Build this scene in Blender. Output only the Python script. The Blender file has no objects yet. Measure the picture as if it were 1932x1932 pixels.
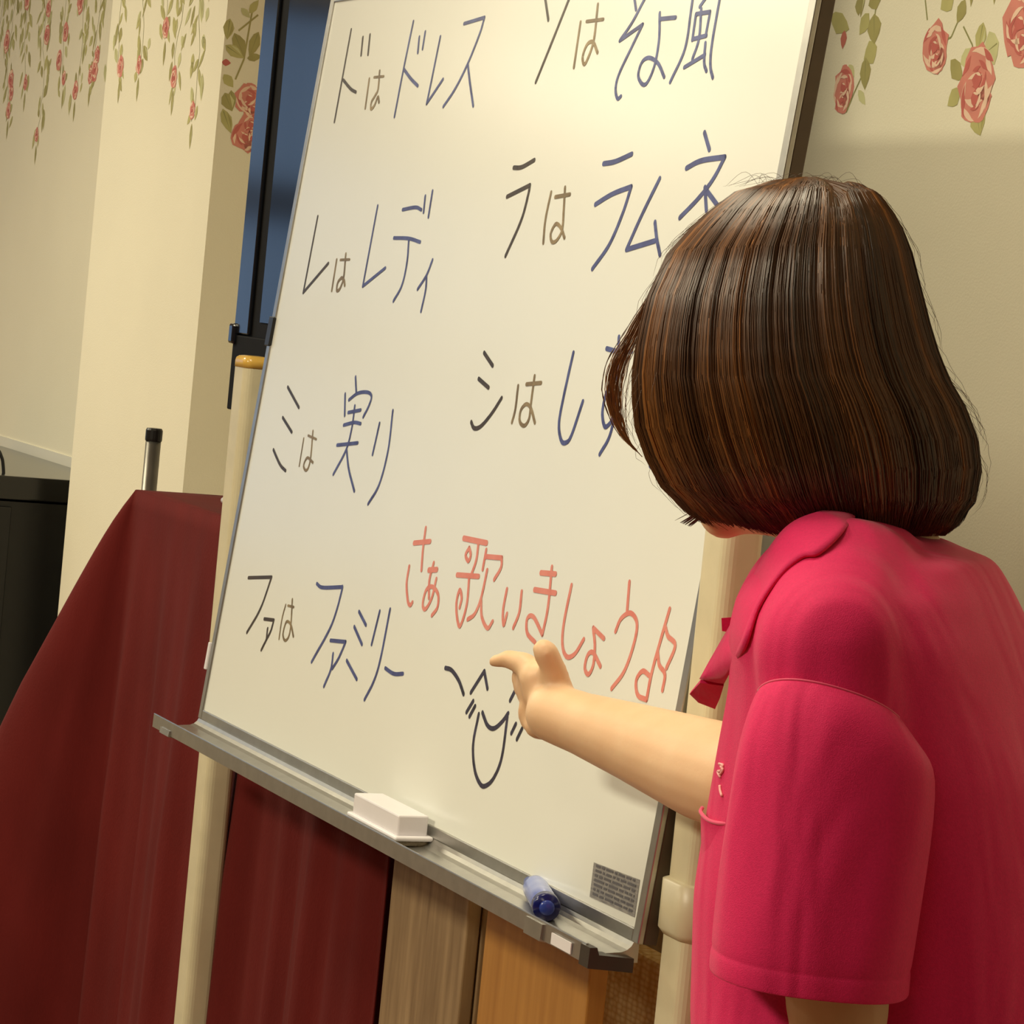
import bpy, bmesh, math, random
import numpy as np
from mathutils import Vector, Matrix
from mathutils.bvhtree import BVHTree

random.seed(7); rng = np.random.default_rng(7)
scene = bpy.context.scene
COL = scene.collection

# ------------------------------------------------------------------ camera
F_PX, PITCH, ROLL = 5611.9, 0.064927, 0.099234
CAMZ = 1.38
_cp, _sp = math.cos(PITCH), math.sin(PITCH)
_fw = Vector((0, _cp, -_sp)); _u0 = Vector((0, _sp, _cp)); _r0 = Vector((1, 0, 0))
CR = math.cos(ROLL)*_r0 + math.sin(ROLL)*_u0
CU = -math.sin(ROLL)*_r0 + math.cos(ROLL)*_u0
CF = _fw
CAM = Vector((0, 0, CAMZ))
cd = bpy.data.cameras.new('camera'); cam = bpy.data.objects.new('camera', cd); COL.objects.link(cam)
cd.sensor_width = 36; cd.lens = F_PX/1932*36; cd.clip_start = .05; cd.clip_end = 60
M = Matrix.Identity(4)
for i in range(3):
    M[i][0] = CR[i]; M[i][1] = CU[i]; M[i][2] = -CF[i]; M[i][3] = CAM[i]
cam.matrix_world = M
scene.camera = cam
cd.dof.use_dof = False

def ray(x, y):
    return (CR*((x-966)/F_PX) - CU*((y-966)/F_PX) + CF)
def at(x, y, Y):
    d = ray(x, y); return CAM + d*(Y/d.y)
def onpl(x, y, p0, n):
    d = ray(x, y); return CAM + d*((p0-CAM).dot(n)/d.dot(n))

# room frame: U along the wall (towards the camera side), N into the wall
A_Y, TILT = 1.138133, 0.0947274
U = Vector((math.cos(A_Y), -math.sin(A_Y), 0)); N = Vector((math.sin(A_Y), math.cos(A_Y), 0)); Z = Vector((0, 0, 1))
def R3(u, n, z): return U*u + N*n + Z*z

# ------------------------------------------------------------------ view + lights
scene.view_settings.view_transform = 'Standard'; scene.view_settings.look = 'None'
scene.view_settings.gamma = 1; scene.view_settings.use_curve_mapping = False
scene.view_settings.exposure = 0.0
w = bpy.data.worlds.new('world'); scene.world = w; w.use_nodes = True
w.node_tree.nodes['Background'].inputs[0].default_value = (.75, .86, 1, 1)
w.node_tree.nodes['Background'].inputs[1].default_value = .12

CEIL = 2.62
WARM = (1.0, .92, .68)
def area(name, u, n, z, sx, sy, power, color=WARM):
    l = bpy.data.lights.new(name, 'AREA'); l.shape = 'RECTANGLE'; l.size = sx; l.size_y = sy
    l.energy = power; l.color = color
    o = bpy.data.objects.new(name, l); COL.objects.link(o)
    o.location = R3(u, n, z); o.rotation_euler = (0, 0, math.atan2(U.y, U.x))
    return o
LAMPS = [(-2.4, .68, 18.5), (-5.4, .05, 42), (-2.2, -1.6, 98), (-5.6, -2.3, 40), (-8.0, -1.2, 14), (-.3, -.6, 4)]  # last entry is an added fill from the camera side
for i, (lu, ln, pw) in enumerate(LAMPS):
    area('ceiling_or_fill_light', lu, ln, CEIL-.075, 1.15, .5, pw)

# ------------------------------------------------------------------ helpers
def lin(c):
    out = []
    for v in c:
        v /= 255
        out.append(v/12.92 if v <= .04045 else ((v+.055)/1.055)**2.4)
    return tuple(out)+(1,)
def mat(name, rgb, rough=.5, metal=0, var=.06, scale=40, bump=0, bscale=200, spec=.5, sheen=0, coat=0, stretch=None, rgb2=None, detail=3):
    m = bpy.data.materials.new(name); m.use_nodes = True; nt = m.node_tree; b = nt.nodes['Principled BSDF']
    c = lin(rgb)
    tc = nt.nodes.new('ShaderNodeTexCoord'); no = nt.nodes.new('ShaderNodeTexNoise')
    no.inputs['Scale'].default_value = scale; no.inputs['Detail'].default_value = detail
    src = tc.outputs['Object']
    if stretch:
        mp = nt.nodes.new('ShaderNodeMapping'); mp.inputs['Scale'].default_value = stretch
        nt.links.new(src, mp.inputs[0]); src = mp.outputs[0]
    nt.links.new(src, no.inputs['Vector'])
    r = nt.nodes.new('ShaderNodeValToRGB')
    d = lin(rgb2) if rgb2 else tuple(v*(1-var*2) for v in c[:3])+(1,)
    r.color_ramp.elements[0].color = d; r.color_ramp.elements[1].color = c if rgb2 else tuple(min(1, v*(1+var)) for v in c[:3])+(1,)
    r.color_ramp.elements[0].position = .3; r.color_ramp.elements[1].position = .7
    nt.links.new(no.outputs['Fac'], r.inputs[0]); nt.links.new(r.outputs[0], b.inputs['Base Color'])
    b.inputs['Roughness'].default_value = rough; b.inputs['Metallic'].default_value = metal
    b.inputs['Specular IOR Level'].default_value = spec
    if sheen: b.inputs['Sheen Weight'].default_value = sheen; b.inputs['Sheen Roughness'].default_value = .4
    if coat: b.inputs['Coat Weight'].default_value = coat; b.inputs['Coat Roughness'].default_value = .08
    if bump:
        n2 = nt.nodes.new('ShaderNodeTexNoise'); n2.inputs['Scale'].default_value = bscale
        nt.links.new(src, n2.inputs['Vector'])
        bp = nt.nodes.new('ShaderNodeBump'); bp.inputs['Strength'].default_value = bump; bp.inputs['Distance'].default_value = .002
        nt.links.new(n2.outputs['Fac'], bp.inputs['Height']); nt.links.new(bp.outputs[0], b.inputs['Normal'])
    return m

WLOC = {}
def wl(p):
    return WLOC.get(p.name, Vector((0, 0, 0))) if p else Vector((0, 0, 0))
def mesh_obj(name, verts, faces, mt, parent=None, smooth=False, mats=None, fmat=None):
    off = wl(parent)
    me = bpy.data.meshes.new(name)
    me.from_pydata([tuple(Vector(v)-off) for v in verts], [], [tuple(f) for f in faces]); 
    me.validate(); me.update()
    for x in (mats or [mt]): me.materials.append(x)
    if fmat is not None:
        me.polygons.foreach_set('material_index', fmat[:len(me.polygons)])
    if smooth: me.polygons.foreach_set('use_smooth', [True]*len(me.polygons))
    o = bpy.data.objects.new(name, me); COL.objects.link(o)
    if parent: o.parent = parent
    WLOC[o.name] = off
    return o
def empty(name, loc, label, cat, group=None):
    o = bpy.data.objects.new(name, None); COL.objects.link(o); o.location = loc; o.empty_display_size = .05
    WLOC[o.name] = Vector(loc); tag(o, label, cat, group); return o
def tag(o, label=None, cat=None, group=None, kind=None):
    if label: o['label'] = label
    if cat: o['category'] = cat
    if group: o['group'] = group
    if kind: o['kind'] = kind
    return o
def box_vf(o, a, b, c):
    "box from corner o with edge vectors a,b,c"
    v = [o, o+a, o+a+b, o+b, o+c, o+a+c, o+a+b+c, o+b+c]
    f = [(0, 3, 2, 1), (4, 5, 6, 7), (0, 1, 5, 4), (1, 2, 6, 5), (2, 3, 7, 6), (3, 0, 4, 7)]
    if a.cross(b).dot(c) < 0: f = [tuple(reversed(q)) for q in f]
    return v, f
def bevel_box(name, o, a, b, c, mt, parent=None, bev=.003, seg=2):
    v, f = box_vf(o, a, b, c)
    ob = mesh_obj(name, v, f, mt, parent)
    if bev:
        bm = bmesh.new(); bm.from_mesh(ob.data)
        bmesh.ops.bevel(bm, geom=list(bm.edges), offset=bev, segments=seg, affect='EDGES', profile=.5)
        bm.to_mesh(ob.data); bm.free()
    return ob
def join(parts):
    V, Fc = [], []
    for v, f in parts:
        k = len(V); V += list(v); Fc += [tuple(i+k for i in q) for q in f]
    return V, Fc
def extrude_profile(prof, o, ax, ay, along):
    "closed profile points (x,y) -> prism"
    n = len(prof)
    v = [o+ax*p[0]+ay*p[1] for p in prof]; v += [q+along for q in v]
    f = [(i, (i+1) % n, n+(i+1) % n, n+i) for i in range(n)]
    f += [tuple(range(n-1, -1, -1)), tuple(range(n, 2*n))]
    return v, f
def fix_normals(ob):
    bm = bmesh.new(); bm.from_mesh(ob.data); bmesh.ops.recalc_face_normals(bm, faces=bm.faces); bm.to_mesh(ob.data); bm.free()
def tube_vf(pts, rad, seg=8, caps=True):
    pts = [Vector(p) for p in pts]; n = len(pts)
    if not hasattr(rad, '__len__'): rad = [rad]*n
    V, Fc = [], []
    t0 = (pts[1]-pts[0]).normalized(); ref = Vector((0, 0, 1)) if abs(t0.z) < .9 else Vector((1, 0, 0))
    nx = t0.cross(ref).normalized()
    for i, p in enumerate(pts):
        t = (pts[min(i+1, n-1)]-pts[max(i-1, 0)]).normalized()
        nx = (nx - t*nx.dot(t)).normalized(); ny = t.cross(nx)
        for k in range(seg):
            a = 2*math.pi*k/seg; V.append(p+(nx*math.cos(a)+ny*math.sin(a))*rad[i])
    for i in range(n-1):
        for k in range(seg):
            a, b = i*seg+k, i*seg+(k+1) % seg; Fc.append((a, b, b+seg, a+seg))
    if caps: Fc += [tuple(range(seg-1, -1, -1)), tuple(range((n-1)*seg, n*seg))]
    return V, Fc
def spline(pts, k=6):
    "catmull-rom through tuples"
    P = [np.array(p, float) for p in pts]
    if len(P) < 3: 
        return [tuple(P[0]+(P[-1]-P[0])*t/k) for t in range(k+1)]
    Q = [2*P[0]-P[1]]+P+[2*P[-1]-P[-2]]; out = []
    for i in range(1, len(Q)-2):
        a, b, c, d = Q[i-1:i+3]
        for j in range(k):
            t = j/k; out.append(tuple(.5*(2*b+(c-a)*t+(2*a-5*b+4*c-d)*t*t+(3*b-a-3*c+d)*t**3)))
    out.append(tuple(P[-1])); return out
def capsule_vf(a, b, r1, r2, seg=18, rings=6):
    a, b = Vector(a), Vector(b); t = (b-a).normalized(); ref = Vector((0, 0, 1)) if abs(t.z) < .9 else Vector((1, 0, 0))
    x = t.cross(ref).normalized(); y = t.cross(x)
    V = [a-t*r1]; 
    prof = [(a, r1, -math.pi/2+math.pi/2*i/rings) for i in range(1, rings+1)]+[(b, r2, math.pi/2*i/rings) for i in range(0, rings)]
    for c, r, th in prof:
        for k in range(seg):
            q = 2*math.pi*k/seg; V.append(c+t*(r*math.sin(th))+(x*math.cos(q)+y*math.sin(q))*(r*math.cos(th)))
    V.append(b+t*r2); Fc = []
    for k in range(seg): Fc.append((0, 1+(k+1) % seg, 1+k))
    for i in range(len(prof)-1):
        for k in range(seg):
            p, q = 1+i*seg+k, 1+i*seg+(k+1) % seg; Fc.append((p, q, q+seg, p+seg))
    e = len(V)-1; base = 1+(len(prof)-1)*seg
    for k in range(seg): Fc.append((base+k, base+(k+1) % seg, e))
    return V, Fc
def ellipsoid_vf(c, ax, ay, az, seg=24, rings=14):
    V, Fc = [c-az], []
    for i in range(1, rings):
        th = -math.pi/2+math.pi*i/rings
        for k in range(seg):
            q = 2*math.pi*k/seg; V.append(c+az*math.sin(th)+(ax*math.cos(q)+ay*math.sin(q))*math.cos(th))
    V.append(c+az)
    for k in range(seg): Fc.append((0, 1+(k+1) % seg, 1+k))
    for i in range(rings-2):
        for k in range(seg):
            p, q = 1+i*seg+k, 1+i*seg+(k+1) % seg; Fc.append((p, q, q+seg, p+seg))
    b = 1+(rings-2)*seg
    for k in range(seg): Fc.append((b+k, b+(k+1) % seg, len(V)-1))
    return V, Fc
def loft_vf(rings, caps=True):
    n = len(rings[0]); V = [p for r in rings for p in r]; Fc = []
    for i in range(len(rings)-1):
        for k in range(n):
            a, b = i*n+k, i*n+(k+1) % n; Fc.append((a, b, b+n, a+n))
    if caps: Fc += [tuple(range(n-1, -1, -1)), tuple(range((len(rings)-1)*n, len(rings)*n))]
    return V, Fc
def remeshed(parts, voxel, smooth=6):
    "union of closed shapes -> one continuous surface (verts, faces)"
    V, Fc = join(parts)
    me = bpy.data.meshes.new('tmp'); me.from_pydata([tuple(v) for v in V], [], Fc); me.update()
    bm = bmesh.new(); bm.from_mesh(me); bmesh.ops.recalc_face_normals(bm, faces=bm.faces); bm.to_mesh(me); bm.free()
    o = bpy.data.objects.new('tmp', me); COL.objects.link(o)
    m = o.modifiers.new('r', 'REMESH'); m.mode = 'VOXEL'; m.voxel_size = voxel
    if smooth:
        s = o.modifiers.new('s', 'SMOOTH'); s.factor = .5; s.iterations = smooth
    dg = bpy.context.evaluated_depsgraph_get(); ev = o.evaluated_get(dg); em = ev.to_mesh()
    v = [x.co.copy() for x in em.vertices]; f = [tuple(p.vertices) for p in em.polygons]
    ev.to_mesh_clear(); bpy.data.objects.remove(o); bpy.data.meshes.remove(me)
    return v, f

# ------------------------------------------------------------------ materials
m_wall = mat('wallpaper_cream', (238, 232, 208), .75, var=.015, scale=3, bump=.15, bscale=400)
m_panelwhite = mat('painted_panel', (225, 222, 208), .6, var=.01, scale=4)
m_dimwall = mat('dim_unseen_walls', (118, 84, 56), .5, var=.1, scale=4, stretch=(8, 8, .6))  # invented dark brown for the unseen walls, cuts the light they bounce back
m_floor = mat('floor_vinyl', (120, 90, 62), .4, var=.1, scale=6, stretch=(1, 8, 1))
m_ceil = mat('ceiling_board', (235, 230, 218), .8, var=.02, scale=30, bump=.2)
m_board = mat('board_enamel', (226, 227, 220), .22, var=.008, scale=5, spec=.45)
m_alu = mat('aluminium', (180, 178, 172), .34, metal=.92, var=.04, scale=60, stretch=(1, 1, 1))
m_edge = mat('frame_edge_dark', (92, 80, 66), .45, metal=.35, var=.05)
m_post = mat('cream_paint', (214, 204, 172), .38, var=.03, scale=30, bump=.03, bscale=300)
m_capy = mat('amber_plastic', (222, 178, 84), .2, var=.05, spec=.6)
m_black = mat('black_plastic', (11, 11, 11), .4, var=.1)
m_blackgloss = mat('black_gloss', (8, 8, 9), .18, var=.1)
m_white = mat('white_plastic', (226, 222, 226), .35, var=.01)
m_dark = mat('dark_end_plastic', (52, 45, 38), .4, var=.1)
m_sticker = mat('label_print', (156, 152, 146), .5, rgb2=(112, 110, 112), scale=90, stretch=(1, 1, 6), detail=5)
m_cloth = mat('burgundy_cloth', (100, 28, 26), .85, var=.07, scale=14, bump=.25, bscale=500, spec=.15, sheen=.02, stretch=(1, 1, .4))
m_pole = mat('steel_pole', (120, 116, 108), .35, metal=.8, var=.05)
m_oak = mat('grey_oak', (170, 142, 106), .55, rgb2=(128, 102, 72), scale=5, stretch=(14, 14, 1.2), detail=6)
m_orange = mat('orange_beech', (198, 142, 72), .45, rgb2=(176, 120, 56), scale=4, stretch=(16, 16, .8), detail=5)
m_screen = mat('tv_screen', (10, 12, 18), .12, var=.05, spec=.8)
m_skin = mat('skin', (232, 196, 158), .5, var=.04, scale=25, rgb2=(227, 186, 146), bump=.06, bscale=250)
bs = m_skin.node_tree.nodes['Principled BSDF']; bs.inputs['Subsurface Weight'].default_value = .12; bs.inputs['Subsurface Radius'].default_value = (.01, .004, .002); bs.inputs['Subsurface Scale'].default_value = .5
m_shirt = mat('pink_pique', (222, 34, 98), .7, var=.04, scale=500, bump=.25, bscale=1400, sheen=.12, spec=.25)
nt = m_shirt.node_tree; bp0 = [n for n in nt.nodes if n.type == 'BUMP'][0]
wn_ = nt.nodes.new('ShaderNodeTexNoise'); wn_.inputs['Scale'].default_value = 7; wn_.inputs['Detail'].default_value = 2; wn_.inputs['Distortion'].default_value = .8
wm_ = nt.nodes.new('ShaderNodeMapping'); wm_.inputs['Scale'].default_value = (1.6, 1.6, .55); wm_.inputs['Rotation'].default_value = (0, .35, .2)
nt.links.new([n for n in nt.nodes if n.type == 'TEX_COORD'][0].outputs['Object'], wm_.inputs[0]); nt.links.new(wm_.outputs[0], wn_.inputs['Vector'])
wb_ = nt.nodes.new('ShaderNodeBump'); wb_.inputs['Strength'].default_value = .55; wb_.inputs['Distance'].default_value = .022
nt.links.new(wn_.outputs['Fac'], wb_.inputs['Height']); nt.links.new(wb_.outputs[0], bp0.inputs['Normal'])
m_stitch = mat('pink_stitch', (222, 70, 112), .7, var=.04, sheen=.3)
m_embroid = mat('pale_embroidery', (244, 176, 172), .6, var=.05, scale=300)
m_nail = mat('nail', (240, 190, 165), .25, var=.02)
m_trouser = mat('black_trousers', (34, 32, 36), .8, var=.1, bump=.2)
m_shoe = mat('white_shoes', (225, 222, 215), .5, var=.03)
m_lip = mat('lips', (190, 105, 95), .45, var=.05)
m_eye = mat('eye', (30, 22, 18), .15, var=.02)

# woven fabric panel
m_weave = bpy.data.materials.new('woven_fabric'); m_weave.use_nodes = True
nt = m_weave.node_tree; b = nt.nodes['Principled BSDF']
tc = nt.nodes.new('ShaderNodeTexCoord'); vo = nt.nodes.new('ShaderNodeTexVoronoi'); vo.inputs['Scale'].default_value = 100; vo.inputs['Randomness'].default_value = .35
r = nt.nodes.new('ShaderNodeValToRGB'); r.color_ramp.elements[0].color = lin((255, 232, 176)); r.color_ramp.elements[1].color = lin((218, 174, 108)); r.color_ramp.elements[1].position = .75
mp = nt.nodes.new('ShaderNodeMapping'); mp.inputs['Scale'].default_value = (1, 1, 1.6)
nt.links.new(tc.outputs['Object'], mp.inputs[0]); nt.links.new(mp.outputs[0], vo.inputs['Vector']); nt.links.new(vo.outputs['Distance'], r.inputs[0]); nt.links.new(r.outputs[0], b.inputs['Base Color'])
bp = nt.nodes.new('ShaderNodeBump'); bp.invert = True; bp.inputs['Strength'].default_value = .8; bp.inputs['Distance'].default_value = .003
nt.links.new(vo.outputs['Distance'], bp.inputs['Height']); nt.links.new(bp.outputs[0], b.inputs['Normal']); b.inputs['Roughness'].default_value = .8
# window daylight
m_day = bpy.data.materials.new('window_daylight'); m_day.use_nodes = True
nt = m_day.node_tree; b = nt.nodes['Principled BSDF']; b.inputs['Base Color'].default_value = (.2, .3, .45, 1)
b.inputs['Emission Color'].default_value = (.34, .58, 1, 1); b.inputs['Emission Strength'].default_value = .75
m_lampglow = bpy.data.materials.new('lamp_diffuser'); m_lampglow.use_nodes = True
b = m_lampglow.node_tree.nodes['Principled BSDF']; b.inputs['Emission Color'].default_value = (1, .82, .55, 1); b.inputs['Emission Strength'].default_value = 3

# ------------------------------------------------------------------ room shell
NW = 1.76           # main wall plane
UF, UR, NI = -9.2, 2.6, -5.2
def slab(name, o, a, b, c, mt):
    v, f = box_vf(o, a, b, c); ob = mesh_obj(name, v, f, mt); ob['kind'] = 'structure'; return ob
slab('floor', R3(UF, NI, -.1), U*(UR-UF), N*(NW-NI+.1), Z*.1, m_floor)
slab('ceiling', R3(UF, NI, CEIL), U*(UR-UF), N*(NW-NI+.1), Z*.1, m_ceil)
wall_back = slab('wall_back', R3(UF, NW, 0), U*(UR-UF), N*.1, Z*CEIL, m_wall)
slab('wall_front', R3(UF, NI-.1, 0), U*(UR-UF), N*.1, Z*CEIL, m_dimwall)
slab('wall_right', R3(UR, NI, 0), U*.1, N*(NW-NI), Z*CEIL, m_dimwall)
# far wall with a window opening
wn0, wn1, wz0, wz1 = -2.3, 0.45, 0.85, 2.35
v, f = join([box_vf(R3(UF-.1, NI, 0), U*.1, N*(wn0-NI), Z*CEIL), box_vf(R3(UF-.1, wn1, 0), U*.1, N*(NW-wn1), Z*CEIL),
             box_vf(R3(UF-.1, wn0, 0), U*.1, N*(wn1-wn0), Z*wz0), box_vf(R3(UF-.1, wn0, wz1), U*.1, N*(wn1-wn0), Z*(CEIL-wz1))])
mesh_obj('wall_left', v, f, m_wall)['kind'] = 'structure'
win = mesh_obj('window_1', *join([box_vf(R3(UF-.06, wn0, wz0), U*.06, N*.06, Z*(wz1-wz0)), box_vf(R3(UF-.06, wn1-.06, wz0), U*.06, N*.06, Z*(wz1-wz0)),
    box_vf(R3(UF-.06, wn0, wz0), U*.06, N*(wn1-wn0), Z*.06), box_vf(R3(UF-.06, wn0, wz1-.06), U*.06, N*(wn1-wn0), Z*.06),
    box_vf(R3(UF-.06, wn0, 1.62), U*.06, N*(wn1-wn0), Z*.12)]+[box_vf(R3(UF-.06, wn0+(wn1-wn0)*k/3-.03, wz0), U*.06, N*.06, Z*(wz1-wz0)) for k in (1, 2)]), m_dark)
win['kind'] = 'structure'
for k in range(3):
    for z0, z1 in ((wz0+.06, 1.62), (1.74, wz1-.06)):
        a0 = wn0+(wn1-wn0)*k/3+.035; a1 = wn0+(wn1-wn0)*(k+1)/3-.035
        mesh_obj('pane', *box_vf(R3(UF-.045, a0, z0), U*.01, N*(a1-a0), Z*(z1-z0)), m_day, win)

# pillar in front of the main wall
NP = 1.60
pA = onpl(430, 0, R3(0, NP, 0), N); pB = onpl(213, 0, R3(0, NP, 0), N)
uP1, uP0 = pA.dot(U), pB.dot(U)
pillar = slab('wall_pillar', R3(uP0, NP, 0), U*(uP1-uP0), N*(NW-NP), Z*CEIL, m_wall)
# pale lower panel on the recessed wall beyond the pillar
zp = onpl(70, 843, R3(0, NW-.003, 0), N).z
slab('trim_1', R3(UF, NW-.003, 0), U*(uP0-UF), N*.003, Z*zp, m_panelwhite)
for nm, o, a, c in (('baseboard_back', R3(uP1, NW-.012, 0), U*(UR-uP1), N*.012),):
    slab(nm, o, a, c, Z*.08, m_oak)

# ceiling lamps; the last fixture houses the added camera-side fill
for i, (lu, ln, pw) in enumerate(LAMPS):
    L = empty('ceiling_or_fill_lamp', R3(lu, ln, CEIL), 'flat rectangular ceiling lamp above the room, the camera-side one an added fill', 'lamp', 'ceiling lamps')
    bevel_box('housing', R3(lu-.62, ln-.19, CEIL-.05), U*1.24, N*.38, Z*.05, m_white, L, .004)
    mesh_obj('diffuser', *box_vf(R3(lu-.58, ln-.165, CEIL-.058), U*1.16, N*.33, Z*.008), m_lampglow, L)

# ------------------------------------------------------------------ wallpaper print (flat flowers hanging from the top)
PC = {'stem': (150, 148, 96), 'leaf': (190, 184, 122), 'leaf2': (170, 162, 104), 'leaf3': (206, 204, 152), 'rose': (218, 140, 126), 'rose2': (200, 108, 100), 'roselight': (242, 208, 182), 'bud': (204, 122, 108)}
PK = list(PC); PM = [mat('print_'+k, PC[k], .75, var=.05, scale=30) for k in PK]
class Print:
    def __init__(s, org, ax, nrm): s.o, s.ax, s.n, s.V, s.F, s.M, s.k = org, ax, nrm, [], [], [], 0
    def poly(s, pts, key, lv=0):
        s.k = (s.k+1) % 5; b = len(s.V)
        for (x, z) in pts: s.V.append(s.o+s.ax*x+Z*z+s.n*(.0003+.00009*lv+.000015*s.k))
        s.F.append(tuple(range(b, b+len(pts)))); s.M.append(PK.index(key))
    def leaf(s, x, z, L, W, ang, key):
        c, q = math.cos(ang), math.sin(ang); p = []
        for t, wd in ((0, 0), (.18, .6), (.42, 1), (.7, .72), (1, 0), (.75, -.6), (.45, -1), (.15, -.65)):
            a, b2 = (t-.5)*L, wd*W/2; p.append((x+a*c-b2*q, z+a*q+b2*c))
        s.poly(p, key, 1)
        if L > .03:
            s.poly([(x-.4*L*c-.0006*q, z-.4*L*q+.0006*c), (x+.4*L*c, z+.4*L*q), (x-.4*L*c+.0012*q, z-.4*L*q-.0012*c)], 'stem', 2)
            s.poly([(x-.35*L*c-.28*W*q, z-.35*L*q+.28*W*c), (x+.05*L*c-.40*W*q, z+.05*L*q+.40*W*c), (x+.35*L*c-.1*W*q, z+.35*L*q+.1*W*c)], rnd.choice(('leaf2', 'leaf3')), 2)
    def rose(s, x, z, r, rnd):
        def blob(rr, n, jit, key, dx=0, dz=0, lv=3):
            s.poly([(x+dx+rr*(1+rnd.uniform(-jit, jit))*math.cos(2*math.pi*i/n), z+dz+rr*1.05*(1+rnd.uniform(-jit, jit))*math.sin(2*math.pi*i/n)) for i in range(n)], key, lv)
        def arc(rr, a0, a1, wd, key, lv):
            n = 6; o_ = [(x+(rr)*math.cos(a0+(a1-a0)*i/n), z+rr*1.05*math.sin(a0+(a1-a0)*i/n)) for i in range(n+1)]
            i_ = [(x+(rr-wd*math.sin(math.pi*i/n))*math.cos(a0+(a1-a0)*i/n), z+(rr-wd*math.sin(math.pi*i/n))*1.05*math.sin(a0+(a1-a0)*i/n)) for i in range(n, -1, -1)]
            s.poly(o_+i_[1:-1], key, lv)
        blob(r, 15, .16, 'rose'); blob(r*.5, 9, .2, 'rose', 0, r*.6); blob(r*.45, 9, .2, 'rose', r*.4, -r*.55)
        for i in range(7):
            a = rnd.uniform(0, 6.28); arc(r*rnd.uniform(.72, .98), a, a+rnd.uniform(.8, 1.6), r*.24, ['roselight', 'rose2', 'roselight'][i % 3], 5+i % 2)
        for i in range(5):
            a = rnd.uniform(0, 6.28); arc(r*rnd.uniform(.4, .62), a, a+rnd.uniform(1, 2), r*.18, ['rose2', 'roselight'][i % 2], 7+i % 2)
        blob(r*.26, 8, .25, 'rose2', 0, 0, 9); arc(r*.22, .4, 2.2, r*.1, 'roselight', 10)
    def line(s, pts, wd, key):
        for (x0, z0), (x1, z1) in zip(pts, pts[1:]):
            l = math.hypot(x1-x0, z1-z0) or 1; nx, nz = -(z1-z0)/l*wd/2, (x1-x0)/l*wd/2
            s.poly([(x0-nx, z0-nz), (x1-nx, z1-nz), (x1+nx, z1+nz), (x0+nx, z0+nz)], key, 0)
    def vine(s, x, zb, zt, rnd, xmin=-99, xmax=99, dens=1):
        z = zt; pts = []; cx = x
        while z > zb:
            pts.append((min(max(cx, xmin), xmax), z)); z -= .03; cx = x+.018*math.sin(z*17+x*40)+rnd.uniform(-.008, .008)
        ok = lambda q: xmin+.012 < q < xmax-.012
        s.line(pts, .0016, 'stem')
        for i, (px_, pz) in enumerate(pts):
            h = (pz-zb)/max(.01, (2.5-1.65))
            for k in range(int((1.5 if h < .15 else 2.5 if h < .3 else 4.5)*dens+rnd.random())):
                dx = rnd.uniform(.006, .034)*rnd.choice((-1, 1))*(1+h*1.6)
                if ok(px_+dx): s.leaf(px_+dx, pz+rnd.uniform(-.018, .018), rnd.uniform(.02, .05), rnd.uniform(.010, .022), -math.pi/2+rnd.uniform(-.9, .9), rnd.choice(('leaf', 'leaf', 'leaf2', 'leaf3')))
            if rnd.random() < .05+.30*h:
                dx = rnd.uniform(-.04, .04)
                if ok(px_+dx-.02) and ok(px_+dx+.02): s.rose(px_+dx, pz, rnd.uniform(.016, .024)*(1+.5*h), rnd)
        if pts:
            e = pts[-1]
            if ok(e[0]-.015) and ok(e[0]+.015):
                s.rose(e[0], e[1]+.02, rnd.uniform(.014, .02), rnd); s.leaf(e[0]+.004, e[1]-.025, .045, .014, -math.pi/2, 'leaf2')
    def build(s, parent): return mesh_obj('wallpaper_print', s.V, s.F, None, parent, mats=PM, fmat=s.M)
rnd = random.Random(3)
# main wall: the roses seen to the right of the board, then further vines
pw_ = Print(R3(0, NW, 0), U, -N)
def WR(x, y):
    p = onpl(x, y, R3(0, NW, 0), N); return p.dot(U), p.z
def wleaf(x0, y0, x1, y1, wpx, key):
    a, c = WR(x0, y0), WR(x1, y1); L = math.hypot(c[0]-a[0], c[1]-a[1])
    pw_.leaf((a[0]+c[0])/2, (a[1]+c[1])/2, L, wpx, math.atan2(c[1]-a[1], c[0]-a[0]), key)
def wrose(x, y, r): q = WR(x, y); pw_.rose(q[0], q[1], r, rnd)
def wline(pts): pw_.line([WR(*p) for p in pts], .0022, 'stem')
wline([(1660, -40), (1652, 20), (1645, 95), (1628, 140), (1612, 175), (1597, 212)]); wline([(1818, 50), (1835, 85), (1838, 120), (1830, 150)]); wline([(1825, -20), (1812, 30), (1795, 70), (1780, 78)]); wline([(1746, 0), (1750, 38)])
for a in [(1622, -5, 1620, 30, .017, 'leaf2'), (1650, -15, 1654, 18, .03, 'leaf2'), (1590, 25, 1578, 64, .05, 'leaf'), (1640, 25, 1622, 66, .022, 'leaf'), (1650, 26, 1650, 84, .03, 'leaf2'), (1655, 88, 1630, 112, .03, 'leaf'),
          (1634, 108, 1632, 170, .024, 'leaf2'), (1602, 122, 1612, 145, .012, 'leaf3'), (1620, 170, 1633, 198, .012, 'leaf3'), (1608, 175, 1595, 214, .008, 'leaf2'), (1800, -15, 1775, 18, .03, 'leaf'), (1822, 0, 1806, 44, .02, 'leaf2'),
          (1856, 42, 1845, 102, .022, 'leaf'), (1885, 80, 1855, 104, .04, 'leaf3'), (1822, 92, 1830, 128, .028, 'leaf3'), (1812, 118, 1796, 148, .035, 'leaf2'), (1812, 170, 1788, 200, .022, 'leaf'), (1842, 204, 1850, 256, .03, 'leaf'), (1928, 20, 1910, 60, .02, 'leaf2')]:
    wleaf(*a)
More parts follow.
